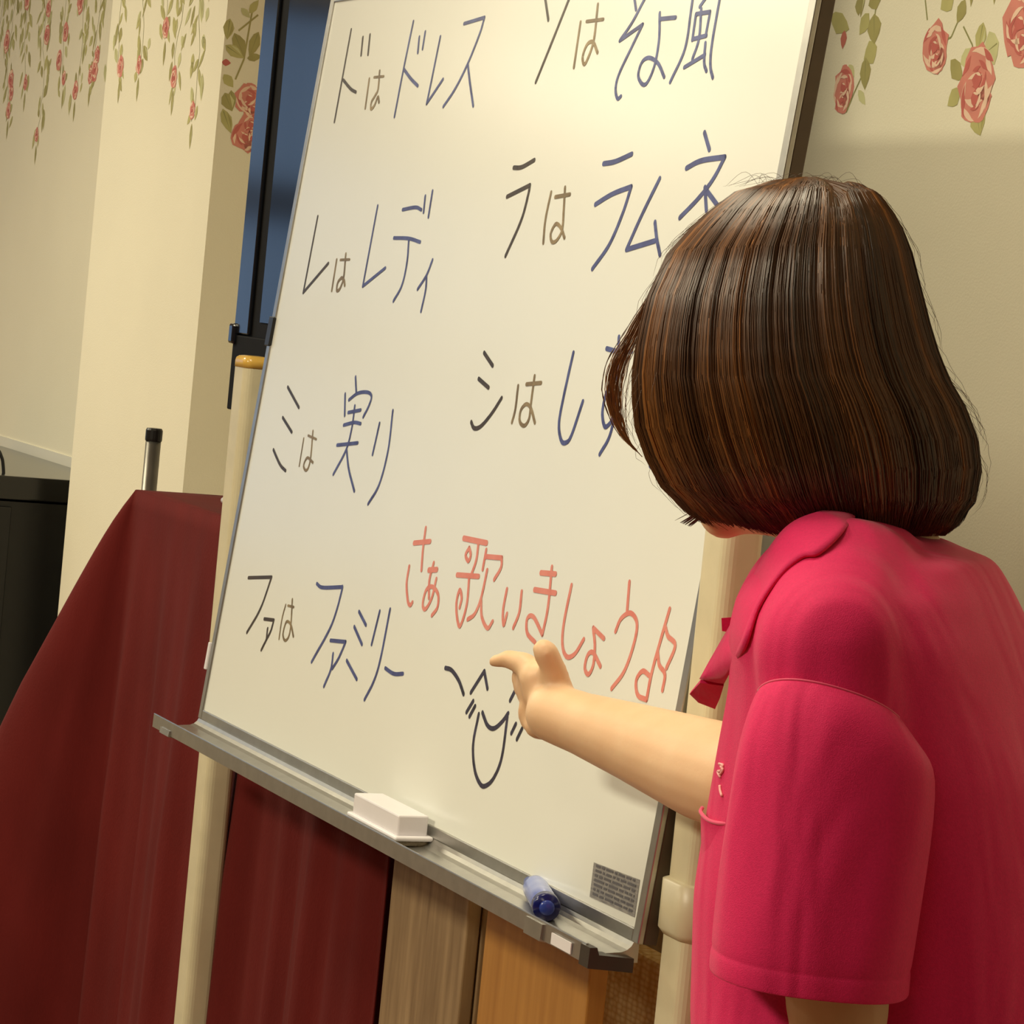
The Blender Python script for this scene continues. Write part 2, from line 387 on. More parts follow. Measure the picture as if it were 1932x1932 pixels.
wrose(1592, 165, .023); wrose(1590, 188, .016); wrose(1764, 88, .026); wrose(1768, 108, .018); wrose(1845, 150, .034); wrose(1840, 185, .028); wrose(1925, 45, .034); wrose(1930, 75, .026)
q = WR(1592, 75); pw_.leaf(q[0], q[1], .022, .014, -1.6, 'bud')
u = WR(1990, 100)[0]
while u < UR-.2:
    pw_.vine(u, rnd.uniform(1.62, 1.78), 2.56, rnd); u += rnd.uniform(.14, .24)
u = uP1+.1
while u < WR(1590, 0)[0]-.08:
    pw_.vine(u, rnd.uniform(1.68, 1.9), 2.56, rnd); u += rnd.uniform(.14, .22)
for x_ in (1640, 1815, 1900):
    u = WR(x_, -40)[0]; pw_.vine(u, WR(x_, -40)[1], 2.56, rnd)
u = UF+.1
while u < uP0-.05:
    pw_.vine(u, rnd.uniform(1.63, 1.80), 2.56, rnd, UF, uP0+.2, 1.5); u += rnd.uniform(.10, .16)
pw_.build(wall_back)
# pillar front and side
pp = Print(R3(0, NP, 0), U, -N); u = uP0+.07
while u < uP1-.03:
    pp.vine(u, rnd.uniform(1.64, 1.80), 2.56, rnd, uP0, uP1, 1.35); u += rnd.uniform(.10, .15)
pp.build(pillar)
ps = Print(R3(uP1, 0, 0), N, U)
def SP(x, y):
    p = onpl(x, y, R3(uP1, 0, 0), U); return p.dot(N), p.z
def sleaf(x0, y0, x1, y1, wd, key):
    a, c = SP(x0, y0), SP(x1, y1); ps.leaf((a[0]+c[0])/2, (a[1]+c[1])/2, math.hypot(c[0]-a[0], c[1]-a[1]), wd, math.atan2(c[1]-a[1], c[0]-a[0]), key)
for a in [(442, 62, 462, 110, .024, 'leaf2'), (488, 60, 470, 108, .02, 'leaf2'), (425, 85, 460, 110, .02, 'leaf'), (466, 110, 494, 106, .014, 'leaf2'), (470, 25, 488, 0, .014, 'leaf'), (434, 35, 428, 75, .02, 'leaf'), (422, 140, 440, 165, .018, 'leaf'), (424, 175, 438, 210, .026, 'leaf2'), (436, 170, 440, 205, .014, 'leaf2'), (420, 205, 436, 252, .02, 'leaf'), (455, 15, 472, 34, .012, 'leaf3')]:
    sleaf(*a)
ps.line([SP(450, 58), SP(487, 28)], .003, 'leaf2'); ps.line([SP(444, 150), SP(460, 112), SP(478, 8)], .003, 'leaf2')
for x_, y_, r_ in ((470, 185, .025), (478, 205, .02), (474, 235, .024), (462, 258, .024), (478, 262, .022)): q = SP(x_, y_); ps.rose(q[0], q[1], r_, rnd)
q = SP(427, 118); ps.leaf(q[0], q[1], .016, .012, 0, 'rose2')
for q in (.03, .11): ps.vine(NP+q, 2.0, 2.56, rnd, NP, NW)
ps.build(pillar)

# ------------------------------------------------------------------ black cabinet behind the pillar
root = empty('black_cabinet', R3(uP0-.5, 1.5, 0), 'tall black cabinet in the recess left of the pillar', 'cabinet')
ue = uP0-.12; zc = onpl(60, 900, R3(ue, 0, 0), U).z; n0 = onpl(-70, 900, R3(ue, 0, 0), U).dot(N)
mesh_obj('body', *box_vf(R3(ue-.9, n0, .12), U*.9, N*(NW-.02-n0), Z*(zc-.05-.12)), m_black, root)
bevel_box('top_board', R3(ue-.92, n0-.02, zc-.045), U*.935, N*(NW-.02-n0+.02), Z*.045, m_blackgloss, root, .003)
bevel_box('side_panel', R3(ue, n0+.03, .3), U*.008, N*(onpl(26, 900, R3(ue, 0, 0), U).dot(N)-n0-.03), Z*(zc-.36), m_black, root, .002)
for k in range(4):
    bevel_box('foot', R3(ue-.85+.75*(k % 2), n0+.02+.3*(k//2), 0), U*.08, N*.08, Z*.12, m_black, root, .004)
cab_top = zc
yq = R3(ue-.05, n0+.1, 0).y; pts = [at(7, 898, yq), at(6, 878, yq), at(3, 862, yq), at(-8, 845, yq), at(-40, 835, yq)]
co = mesh_obj('cable', *tube_vf([Vector(p) for p in spline([tuple(p) for p in pts], 6)], .0035, 6), m_black, root, True)

# ------------------------------------------------------------------ television on the wall
root = empty('television', R3(-4.6, 1.5, 0), 'dark glossy flat television on the wall behind the whiteboard', 'television')
m_matte = mat('matte_black', (14, 13, 14), .7, var=.1, spec=.15)
NT = 1.43
a = onpl(505, 0, R3(0, NT, 0), N); zb = onpl(437, 775, R3(0, NT, 0), N).z; zs0 = onpl(520, 612, R3(0, NT, 0), N).z
uT0 = a.dot(U); uT1 = uT0+1.15; zT1 = zb+1.05
bevel_box('casing', R3(uT0, NT, zb), U*(uT1-uT0), N*.045, Z*(zT1-zb), m_matte, root, .004)
m_bez = mat('bezel_gloss', (22, 24, 30), .14, var=.05, spec=.9)
for nm, o, aa, cc in (('bezel', R3(uT0+.004, NT-.006, zs0-.02), U*.06, Z*(zT1-zs0+.012)), ('bezel', R3(uT1-.064, NT-.006, zb+.004), U*.06, Z*(zT1-zb-.008))):
    bevel_box(nm, o, aa, N*.006, cc, m_bez, root, .002)
bevel_box('bezel', R3(uT0+.002, NT-.0055, zb+.002), U*(uT1-uT0-.067), N*.006, Z*(zs0-zb-.024), m_matte, root, .002)
mesh_obj('screen', *box_vf(R3(uT0+.1, NT-.002, zs0), U*(uT1-uT0-.2), N*.004, Z*(zT1-zs0-.05)), m_screen, root)
for k, du in enumerate((.03, .75)):
    bevel_box('stand_leg', R3(uT0+du-.03, NT+.005, zb-.026), U*.06, N*.03, Z*.04, m_black, root, .003)
bevel_box('wall_bracket', R3(uT0+.45, NT+.045, zb+.25), U*.25, N*(NW-NT-.046), Z*.2, m_black, root, .004)
bevel_box('clip', R3(uT0-.004, NT-.012, onpl(452, 650, R3(0, NT, 0), N).z), U*.02, N*.012, Z*.03, m_bez, root, .004)

# ------------------------------------------------------------------ burgundy cloth over a tall table
NFc = 1.33
c = onpl(263, 925, R3(0, NFc, 0), N); uc0, zc = c.dot(U), c.z
uc1 = onpl(724, 1760, R3(0, NFc, 0), N).dot(U); nb = 1.56
per = []   # (u,n, dirU, dirN, cornerweight)
for k in range(16): per.append((uc0, nb-(nb-NFc-.01)*k/15, -1, 0, 0))
for k in range(1, 28):
    a = math.pi/2*k/28; per.append((uc0, NFc, -math.cos(a), -math.sin(a), math.sin(2*a)))
for k in range(70): per.append((uc0+.01+(uc1-uc0-.02)*k/69, NFc, 0, -1, 0))
for k in range(1, 14):
    a = math.pi/2*k/14; per.append((uc1, NFc, math.sin(a), -math.cos(a), math.sin(2*a)*.04))
for k in range(14): per.append((uc1, NFc+.01+(nb-NFc)*k/13, 1, 0, 0))
rows = 34; V, Fc = [], []
for i, (pu, pn, du, dn, cw) in enumerate(per):
    for j in range(rows):
        t = (zc-.015)*(j/(rows-1))**1.15
        g = (t/.445)**.75
        off = .006+.012*g
        off += cw*(.165*g)
        s = i*.55
        fold = .010*math.sin(pu*21+1.3)+.006*math.sin(pu*47)+.004*math.sin(pu*90+2)
        if cw > 0: fold += cw*(.06*abs(math.sin(math.atan2(-dn, -du)*4.2+.9))-.03)*min(1, t/.3)
        off += fold*min(1, t*2.2)
        zz = zc-t-(.006 if j else 0)
        V.append(R3(pu+du*off, pn+dn*off, zz if j else zc))
for i in range(len(per)-1):
    for j in range(rows-1):
        a, b2 = i*rows+j, (i+1)*rows+j; Fc.append((a, b2, b2+1, a+1))
# top sheet, slightly sagging
nt_, nu_ = 8, 30; base = len(V)
for i in range(nu_):
    for j in range(nt_):
        fu, fn = i/(nu_-1), j/(nt_-1)
        V.append(R3(uc0-.004+(uc1-uc0+.008)*fu, NFc-.004+(nb-NFc+.008)*fn, zc-.012*math.sin(math.pi*min(1, fn*1.0))*math.sin(math.pi*fu)+.0005))
for i in range(nu_-1):
    for j in range(nt_-1):
        a = base+i*nt_+j; Fc.append((a, a+nt_, a+nt_+1, a+1))
cl = mesh_obj('draped_cloth', V, Fc, m_cloth, None, True); fix_normals(cl)
tag(cl, 'burgundy cloth draped to the floor over a tall stand behind the whiteboard', 'cloth')
mo = cl.modifiers.new('thick', 'SOLIDIFY'); mo.thickness = .002; mo.offset = -1
# steel pole behind the cloth corner
root = empty('pole_stand', R3(uc0-.06, 1.40, 0), 'upright steel pole with black cap rising behind the burgundy cloth', 'pole')
pb = at(281, 925, c.y+.08); pt = at(286, 829, c.y+.08)
ax = Vector((pb.x, pb.y, 0))
mesh_obj('tube', *tube_vf([ax+Z*.02, ax+Z*pt.z], .0115, 20), m_pole, root, True)
mesh_obj('cap', *tube_vf([ax+Z*(pt.z-.002), ax+Z*(pt.z+.001), ax+Z*(pt.z+.014), ax+Z*(pt.z+.017)], [.0125, .0128, .0128, .011], 20), m_black, root)
mesh_obj('base', *tube_vf([ax, ax+Z*.012, ax+Z*.02], [.045, .045, .02], 28), m_black, root)

# ------------------------------------------------------------------ furniture under the board
def cab(name, x0, y0, x1, y1, n0, depth, h, mt, label, cat):
    pl = R3(0, n0, 0); u0 = onpl(x0, y0, pl, N).dot(U); u1 = onpl(x1, y1, pl, N).dot(U)
    return u0, u1
n1 = 1.325; u0 = onpl(731, 1740, R3(0, n1, 0), N).dot(U); u1 = onpl(882, 1740, R3(0, n1, 0), N).dot(U)
g = empty('oak_cabinet', R3((u0+u1)/2, n1+.1, 0), 'grey oak-grain cabinet standing beside the burgundy cloth', 'cabinet')
bevel_box('body', R3(u0, n1+.018, .05), U*(u1-u0), N*(NW-.02-n1-.018), Z*.80, m_oak, g, .002)
bevel_box('door', R3(u0+.001, n1, .06), U*(u1-u0-.002), N*.016, Z*.78, m_oak, g, .002)
bevel_box('plinth', R3(u0+.01, n1+.04, 0), U*(u1-u0-.02), N*.2, Z*.05, m_black, g, .002)
n2 = 1.31; u0 = onpl(911, 1800, R3(0, n2, 0), N).dot(U); u1 = onpl(1112, 1840, R3(0, n2, 0), N).dot(U)
g = empty('wooden_partition', R3((u0+u1)/2, n2, 0), 'orange beech board standing upright below the whiteboard tray', 'board')
bevel_box('panel', R3(u0, n2, .02), U*(u1-u0), N*.021, Z*.83, m_orange, g, .002)
for k in (0, 1): bevel_box('foot', R3(u0+.05+(u1-u0-.14)*k, n2-.06, 0), U*.04, N*.15, Z*.02, m_orange, g, .003)
n3 = 1.46; u0 = onpl(1120, 1840, R3(0, n3, 0), N).dot(U)
g = empty('woven_screen', R3(u0+.4, n3, 0), 'low tan screen of coarse woven fabric by the wall', 'screen')
bevel_box('fabric_panel', R3(u0, n3, .03), U*.85, N*.03, Z*.70, m_weave, g, .006)
for k in (0, 1): bevel_box('foot', R3(u0+.06+.68*k, n3-.08, 0), U*.05, N*.18, Z*.03, m_black, g, .004)

# ------------------------------------------------------------------ whiteboard on its stand
BC = CAM+Vector((-.066932, 3.107449, -.0774148)); BW, BH = 1.18, .88
BV = Z*math.cos(TILT)+N*math.sin(TILT); BN = N*math.cos(TILT)-Z*math.sin(TILT)   # BN points into the board
def BP(x, y, lift=0): return onpl(x, y, BC, BN) - BN*lift
def B3(a, b, d): return BC+U*a+BV*b+BN*d
foot_c = R3(BC.dot(U), BC.dot(N)+.03, 0)
wb = empty('whiteboard', foot_c, 'large tilted whiteboard with handwritten Japanese song words on a cream stand', 'whiteboard')
panel = mesh_obj('writing_panel', *box_vf(B3(-BW/2, -BH/2, 0), U*BW, BV*BH, BN*.008), m_board, wb)
FWD, FT = .012, .0135
for nm, o, aa, cc in (('frame_rail', B3(-BW/2-FWD, -BH/2-FWD, -.002), U*FWD, BV*(BH+2*FWD)), ('frame_rail', B3(BW/2, -BH/2-FWD, -.002), U*FWD, BV*(BH+2*FWD)),
                      ('frame_rail', B3(-BW/2, BH/2, -.002), U*BW, BV*FWD), ('frame_rail', B3(-BW/2, -BH/2-FWD, -.002), U*BW, BV*FWD)):
    bevel_box(nm, o, aa, cc, BN*.006, m_alu, wb, .0012)
bevel_box('edge_strip', B3(BW/2+.001, -BH/2-FWD, .004), U*(FWD-.0015), BV*(BH+2*FWD), BN*.0135, m_edge, wb, .001)
bevel_box('edge_strip', B3(-BW/2-FWD+.0005, -BH/2-FWD, .004), U*(FWD-.0015), BV*(BH+2*FWD), BN*.0135, m_edge, wb, .001)
mesh_obj('back_sheet', *box_vf(B3(-BW/2, -BH/2, .0085), U*BW, BV*BH, BN*.006), m_alu, wb)
# tray
prof = [(0, .000), (.0015, -.012), (.0035, -.0155), (.007, -.0185), (.012, -.0205), (.042, -.0225), (.0445, -.0215), (.045, -.0135), (.0472, -.0130), (.0475, -.0140), (.048, -.030), (.0445, -.0305), (.030, -.0275), (.0, -.030), (-.004, -.030), (-.004, 0)]
ub0 = BC.dot(U)-BW/2-FWD-.028; ub1 = BC.dot(U)+BW/2+.004
tray_o = B3(-BW/2, -BH/2, 0); tz, tn = tray_o.z, tray_o.dot(N)-.001
v, f = extrude_profile(prof, R3(ub0+.03, tn, tz), -N, Z, U*(ub1-ub0-.03))
tray = mesh_obj('tray', v, f, m_alu, wb); fix_normals(tray)
v, f = extrude_profile([(.030, -.0225), (.042, -.0225), (.0445, -.0215), (.045, -.0135), (.0472, -.0130), (.0475, -.0140), (.048, -.030), (.030, -.0275)], R3(ub0-.006, tn, tz), -N, Z, U*.036)
o = mesh_obj('tray_lip_end', v, f, m_alu, wb); fix_normals(o)
# dark end cap of the tray on the near side
v, f = extrude_profile([(.006, -.0235), (.040, -.0205), (.0425, -.014), (.0495, -.014), (.050, -.032), (.006, -.036)], R3(ub1-.006, tn, tz), -N, Z, U*.018)
o = mesh_obj('tray_end_cap', v, f, m_dark, wb); fix_normals(o)
v, f = extrude_profile([(.047, -.016), (.0495, -.016), (.0505, -.031), (.040, -.0335), (.040, -.031), (.047, -.0305)], R3(ub1-.12, tn, tz), -N, Z, U*.035)
o = mesh_obj('tray_clip', v, f, m_alu, wb); fix_normals(o)
mesh_obj('name_plate', *box_vf(R3(ub1-.065, tn-.0482, tz-.0285), U*.040, -N*.0012, Z*.010), m_white, wb)
v, f = extrude_profile([(.047, -.024), (.0495, -.024), (.0505, -.031), (.040, -.0335), (.040, -.031), (.047, -.0305)], R3(ub0+.03, tn, tz), -N, Z, U*.035)
o = mesh_obj('tray_clip', v, f, m_alu, wb); fix_normals(o)
# little fittings on the left edge
def edge_piece(name, y0, y1, wd, mt, out):
    a = onpl(500, y0, BC, BN); b2 = onpl(500, y1, BC, BN)
    h0 = (a-BC).dot(BV); h1 = (b2-BC).dot(BV)
    bevel_box(name, B3(-BW/2-FWD-out, h1, -.004), U*wd, BV*(h0-h1), BN*.02, mt, wb, .001)
edge_piece('edge_clip', 596, 652, .016, m_black, .004)
edge_piece('edge_tab', 1256, 1314, .006, m_white, .0065)
# posts
def rrect(cu, cn, hw, hn, r, z, k=5):
    out = []
    for (sx, sy, a0) in ((1, 1, 0), (-1, 1, 90), (-1, -1, 180), (1, -1, 270)):
        for i in range(k+1):
            a = math.radians(a0+90*i/k); out.append(R3(cu+sx*(hw-r)+r*math.cos(a), cn+sy*(hn-r)+r*math.sin(a), z))
    return out
bL, bR = BC.dot(U)-BW/2, BC.dot(U)+BW/2
NPo = BC.dot(N)+.022
pl_top = onpl(475, 690, R3(0, NPo, 0), N).z
uL = onpl(388, 1300, R3(0, NPo, 0), N).dot(U); uLb = onpl(326, 1920, R3(0, NPo, 0), N).dot(U); uLt = onpl(453, 690, R3(0, NPo, 0), N).dot(U)
uL = (uL+uLb+uLt)/3-.014
uR = bR+FWD+.006
pr = (onpl(1266, 1524, R3(uR, 0, 0), U).dot(N)+onpl(1221, 1930, R3(uR, 0, 0), U).dot(N)+onpl(1328, 1000, R3(uR, 0, 0), U).dot(N))/3
NPr = pr
print('posts', uL-bL, uR-bR, NPo, NPr)
for k, pu in enumerate((uL, uR)):
    NPk = (NPo, NPr)[k]; cu, cn = pu+.0245, NPk+.019
    mesh_obj('post', *loft_vf([rrect(cu, cn, .0245, .019, .011, z) for z in (.06, .4, .8, pl_top)]), m_post, wb)
    v, f = loft_vf([rrect(cu, cn, .0245*s+.0005, .019*s+.0005, .011*s, pl_top+dz) for s, dz in ((1, -.004), (1.0, .004), (.95, .008), (.8, .0105), (.5, .0115))])
    mesh_obj('post_cap', v, f, m_capy, wb, True)
    zs = onpl(1250, 1652, R3(uR, 0, 0), U).z; zs2 = onpl(1240, 1750, R3(uR, 0, 0), U).z
    v, f = loft_vf([rrect(cu, cn, .0245+e, .019+e, .012+e, z) for e, z in ((.001, zs+.001), (.006, zs-.001), (.006, zs2+.003), (.001, zs2-.003))])
    mesh_obj('sleeve', v, f, m_post, wb, True) if k else None
    if k: mesh_obj('sleeve_screw', *tube_vf([R3(cu+.030, cn, (zs+zs2)/2), R3(cu+.037, cn, (zs+zs2)/2)], [.009, .008], 16), m_dark, wb)
    bevel_box('stand_foot', R3(cu-.025, cn-.34, .05), U*.05, N*.40, Z*.04, m_post, wb, .006)
    for e in (-.31, .03):
        mesh_obj('caster', *tube_vf([R3(cu-.012, cn+e, .025), R3(cu+.012, cn+e, .025)], .025, 20), m_black, wb, False)
bevel_box('crossbar', R3(uL+.03, NPo+.005, .16), U*(uR-uL)+N*(NPr-NPo), N*.025, Z*.04, m_post, wb, .004)
zpv = pl_top-.02
mesh_obj('pivot_bracket', *box_vf(R3(uL+.045, NPo+.028, zpv-.035), U*(bL-uL-.025), N*.008, Z*.02), m_alu, wb)
mesh_obj('pivot_bracket', *box_vf(R3(bR+FWD, NPr+.02, zpv-.02), U*.008, N*.016, Z*.03), m_alu, wb)
lv = onpl(421, 945, R3(0, NPo+.01, 0), N)
mesh_obj('lever', *tube_vf([R3(uL+.002, NPo+.012, lv.z), R3(uL-.012, NPo+.012, lv.z+.001), R3(uL-.022, NPo+.012, lv.z+.0005)], [.004, .005, .004], 10), m_white, wb, True)
# sticker
sc_ = [BP(*p, .0004) for p in ((1121, 1627), (1208, 1660), (1198, 1731), (1113, 1692))]
mesh_obj('maker_label', sc_, [(0, 1, 2, 3)], m_sticker, wb)
fix = []
for r_ in range(7):
    t = .1+.8*r_/6; a = sc_[0].lerp(sc_[3], t); b2 = sc_[1].lerp(sc_[2], t)
    x = .06
    while x < .92:
        l = random.uniform(.04, .22); p, q = a.lerp(b2, x), a.lerp(b2, min(.94, x+l)); dv = BV*.0022
        fix.append(([p-BN*.0003, q-BN*.0003, q+dv-BN*.0003, p+dv-BN*.0003], [(0, 1, 2, 3)])); x += l+.03
mesh_obj('label_lines', *join(fix), mat('label_ink', (92, 90, 94), .5), wb)

# ---- handwriting: marker strokes on the panel
M_BLK = mat('ink_black', (66, 50, 28), .4, rgb2=(44, 32, 18), scale=60)
M_FADE = mat('ink_faded', (148, 128, 92), .4, rgb2=(96, 78, 48), scale=45)
M_BLU = mat('ink_blue', (78, 88, 142), .4, rgb2=(52, 56, 106), scale=50)
M_RED = mat('ink_red', (220, 140, 126), .4, rgb2=(212, 122, 108), scale=50)
M_NAV = mat('ink_navy', (58, 54, 78), .4, rgb2=(38, 34, 44), scale=50)
def write(name, strokes, ox, oy, s, mt, wd=.0042):
    boxes = []
    for st in strokes:
        q = st[1] if isinstance(st[0], (int, float)) else st
        P = [BP(ox+x*s, oy+y*s)-BC for x, y in q]; e = .007
        a, c_ = [p.dot(U) for p in P], [p.dot(BV) for p in P]; boxes.append([min(a)-e, max(a)+e, min(c_)-e, max(c_)+e, [st]])
    ch = True
    while ch and name == 'handwriting':
        ch = False
        for i in range(len(boxes)):
            for j in range(i+1, len(boxes)):
                A, B_ = boxes[i], boxes[j]
                if A[0] < B_[1] and B_[0] < A[1] and A[2] < B_[3] and B_[2] < A[3]:
                    boxes[i] = [min(A[0], B_[0]), max(A[1], B_[1]), min(A[2], B_[2]), max(A[3], B_[3]), A[4]+B_[4]]; del boxes[j]; ch = True; break
            if ch: break
    if name != 'handwriting': return write1(name, strokes, ox, oy, s, mt, wd)
    for b_ in boxes: write1('handwritten_character', b_[4], ox, oy, s, mt, wd)
def write1(name, strokes, ox, oy, s, mt, wd):
    V, Fc = [], []
    for st in strokes:
        k = 7 if len(st) > 2 else 1
        w_ = wd
        if isinstance(st[0], (int, float)): w_, st = st[0], st[1]; k = 7 if len(st) > 2 else 1
        P = [BP(ox+x*s, oy+y*s, .00035) for x, y in st]
        P = [Vector(p) for p in spline([tuple(p) for p in P], k)]
        n = len(P); b0 = len(V)
        for i, p in enumerate(P):
            t = (P[min(i+1, n-1)]-P[max(i-1, 0)]).normalized(); sd = t.cross(BN).normalized()*w_/2
            lift = BN*(.00002*(len(V) % 7))
            V += [p-sd-lift, p+sd-lift]
        for i in range(n-1):
            a = b0+2*i; Fc.append((a, a+1, a+3, a+2))
        for c_, dirv in ((P[0], P[0]-P[1]), (P[-1], P[-1]-P[-2])):        # round ends
            d = dirv.normalized(); sd = d.cross(BN).normalized(); b1 = len(V)
            V += [c_+sd*(w_/2*math.cos(q))+d*(w_/2*math.sin(q)) for q in [math.pi*i/6 for i in range(7)]]
            Fc.append(tuple(range(b1, b1+7)))
    return mesh_obj(name, V, Fc, mt, panel)
c2 = (560, 0, .2795); c3 = (960, 0, .2795); c4 = (400, 640, .2795); c5 = (380, 1000, .2795); c6 = (740, 960, .3002); c7 = (820, 580, .2588); c8 = (550, 370, .16046)
write('handwriting', [[(368, 200), (255, 822)], [(315, 540), (365, 600), (400, 622)], [(447, 252), (435, 372)], [(495, 235), (482, 368)]], *c2, M_BLK)
write('handwriting', [[(490, 533), (463, 730)], (.003, [(522, 522), (588, 515)]), [(560, 480), (550, 600), (530, 645), (505, 690), (502, 735), (525, 712), (548, 655), (556, 690)]], *c2, M_FADE)
write('handwriting', [[(788, 145), (722, 465), (660, 788)], [(725, 468), (770, 530), (818, 580)], [(828, 250), (818, 355)], [(868, 215), (850, 330)], [(970, 248), (905, 570)], [(905, 570), (878, 700)], [(878, 700), (988, 535)],
      [(1130, 160), (1268, 118)], [(1268, 118), (1235, 230), (1155, 430), (1070, 600), (990, 720)], [(1155, 430), (1170, 560), (1192, 715)]], *c2, M_BLU)
write('handwriting', [[(1465, 1132), (1520, 1128), (1605, 1080)], [(1420, 1328), (1575, 1250)], [(1575, 1250), (1562, 1320), (1515, 1490), (1410, 1728)]], *c2, M_BLK, .0048)
write('handwriting', [[(1718, 1298), (1680, 1480), (1665, 1640)], [(1745, 1330), (1845, 1312)], [(1812, 1265), (1802, 1440), (1797, 1520), (1785, 1575), (1750, 1628), (1722, 1630), (1716, 1575), (1750, 1512), (1785, 1540), (1808, 1605)]], *c2, M_FADE)
write('handwriting', [[(310, 240), (140, 1135)], [(140, 1135), (435, 790)]], *c8, M_BLK)
write('handwriting', [[(532, 750), (475, 1110)], (.003, [(575, 750), (685, 745)]), [(640, 680), (615, 960), (590, 960), (545, 1020), (535, 1110), (570, 1090), (615, 990), (628, 1050)]], *c8, M_FADE)
write('handwriting', [[(1015, 115), (840, 1060)], [(840, 1060), (1105, 845)], [(1308, 160), (1460, 132), (1530, 162)], [(1575, 0), (1555, 190)], [(1660, -60), (1612, 245)], [(1205, 492), (1380, 498), (1515, 540)],
      [(1382, 510), (1360, 780), (1300, 1050), (1200, 1235)], [(1660, 750), (1590, 930), (1485, 1095)], [(1590, 930), (1580, 1100), (1525, 1355)]], *c8, M_BLU)
write('handwriting', [[(238, -70), (268, 135)], [(460, -140), (405, 0), (300, 265), (183, 555)]], *c3, M_BLK, .0044)
write('handwriting', [[(485, 150), (440, 455)], (.0035, [(525, 145), (640, 130)]), [(602, 30), (575, 270), (530, 405), (508, 432), (500, 380), (530, 300), (570, 285), (600, 355)]], *c3, M_FADE)
write('handwriting', [[(845, -40), (860, 65)], [(860, -60), (980, -110)], [(980, -110), (915, 0), (835, 150), (750, 275)], [(750, 275), (905, 165)], [(905, 165), (830, 320), (745, 500), (722, 600), (735, 665), (758, 650)],
      [(1020, 88), (1015, 270), (985, 440), (940, 550), (905, 570), (875, 510), (900, 420), (950, 390), (1010, 430), (1050, 520)], [(1025, 128), (1128, 118)],
      [(1250, -70), (1230, 80), (1190, 330), (1090, 555)], [(1250, -70), (1440, -90)], [(1440, -90), (1375, 280), (1362, 440), (1378, 525)], [(1350, -40), (1290, 45)], [(1265, 95), (1240, 270)], [(1265, 95), (1360, 80)], [(1360, 80), (1330, 240)], [(1240, 265), (1335, 240)],
      [(1300, 60), (1285, 260), (1240, 400)], [(1185, 455), (1325, 370)], [(1328, 290), (1320, 420), (1335, 480)]], *c3, M_BLU)
write('handwriting', [[(640, 1105), (720, 1090), (832, 1040)], [(585, 1380), (700, 1310), (828, 1260)], [(828, 1260), (770, 1440), (680, 1650), (565, 1815)], [(1020, 1205), (900, 1450), (795, 1685)], [(795, 1685), (990, 1625)], [(988, 1500), (1000, 1610), (1022, 1720)],
      [(1322, 895), (1355, 1010)], [(1200, 1135), (1300, 1085), (1460, 1060)], [(1460, 1060), (1380, 1210), (1280, 1340), (1155, 1470)], [(1325, 1265), (1335, 1420)], [(1340, 1290), (1420, 1400)]], *c3, M_BLU, .0052)
write('handwriting', [[(512, 322), (588, 462)], [(478, 528), (540, 628)], [(415, 745), (460, 845), (498, 888)]], *c4, M_BLK)
write('handwriting', [(.003, [(620, 670), (590, 855)]), (.003, [(650, 650), (705, 675)]), (.0035, [(682, 620), (668, 790), (652, 865), (632, 885), (620, 850), (645, 800), (682, 832)])], *c4, M_FADE)
write('handwriting', [[(970, 255), (975, 360)], [(900, 370), (897, 515)], [(925, 410), (985, 365), (1050, 358), (1078, 385), (1060, 450), (1022, 525)], [(920, 495), (1005, 478)], [(890, 580), (960, 562), (1005, 570)], [(845, 715), (985, 700)],
      [(965, 450), (945, 600), (905, 750), (820, 912)], [(910, 750), (925, 880), (962, 1025)], [(1132, 568), (1105, 690), (1085, 778)], [(1222, 482), (1190, 750), (1130, 980), (1055, 1112)]], *c4, M_BLU)
write('handwriting', [[(362, 330), (425, 425)], [(322, 520), (395, 585)], [(268, 835), (290, 880), (340, 865), (420, 770), (490, 660)]], *c7, M_BLK, .0048)
write('handwriting', [[(610, 572), (590, 740), (565, 838)], [(670, 560), (778, 550)], [(730, 500), (705, 690), (690, 810), (655, 862), (622, 830), (630, 750), (670, 705), (705, 740), (732, 840)]], *c7, M_FADE)
write('handwriting', [[(1013, 330), (940, 660), (908, 850), (925, 970), (960, 985), (1000, 930), (1082, 685)], [(1255, 300), (1330, 318), (1440, 320)], [(1300, 560), (1255, 620), (1225, 760), (1240, 865), (1275, 850), (1310, 790)], [(1345, 215), (1338, 420), (1325, 700), (1280, 930), (1205, 1070)], [(1560, 1040), (1573, 1155)]], *c7, M_BLU, .0048)
write('handwriting', [[(318, 322), (475, 318)], [(475, 318), (400, 530), (308, 692)], [(425, 600), (490, 608)], [(490, 608), (470, 680), (440, 740), (405, 810)], [(448, 665), (440, 735)]], *c5, M_BLK)
write('handwriting', [(.003, [(570, 505), (545, 600), (525, 735)]), (.003, [(585, 510), (625, 520)]), (.0035, [(615, 468), (605, 640), (590, 720), (565, 745), (552, 700), (575, 620), (605, 640), (622, 718)])], *c5, M_FADE)
write('handwriting', [[(780, 362), (820, 388), (945, 385)], [(945, 385), (950, 405), (880, 640), (745, 890)], [(872, 745), (975, 755)], [(975, 755), (930, 860), (885, 935)], [(890, 835), (875, 940), (828, 1055)], [(1065, 550), (1112, 642)], [(1033, 652), (1085, 772)],
      [(982, 880), (1050, 1008)], [(1205, 548), (1150, 772)], [(1275, 535), (1210, 870), (1165, 1020), (1102, 1145)], [(1242, 932), (1300, 970), (1362, 970)]], *c5, M_BLU, .0044)
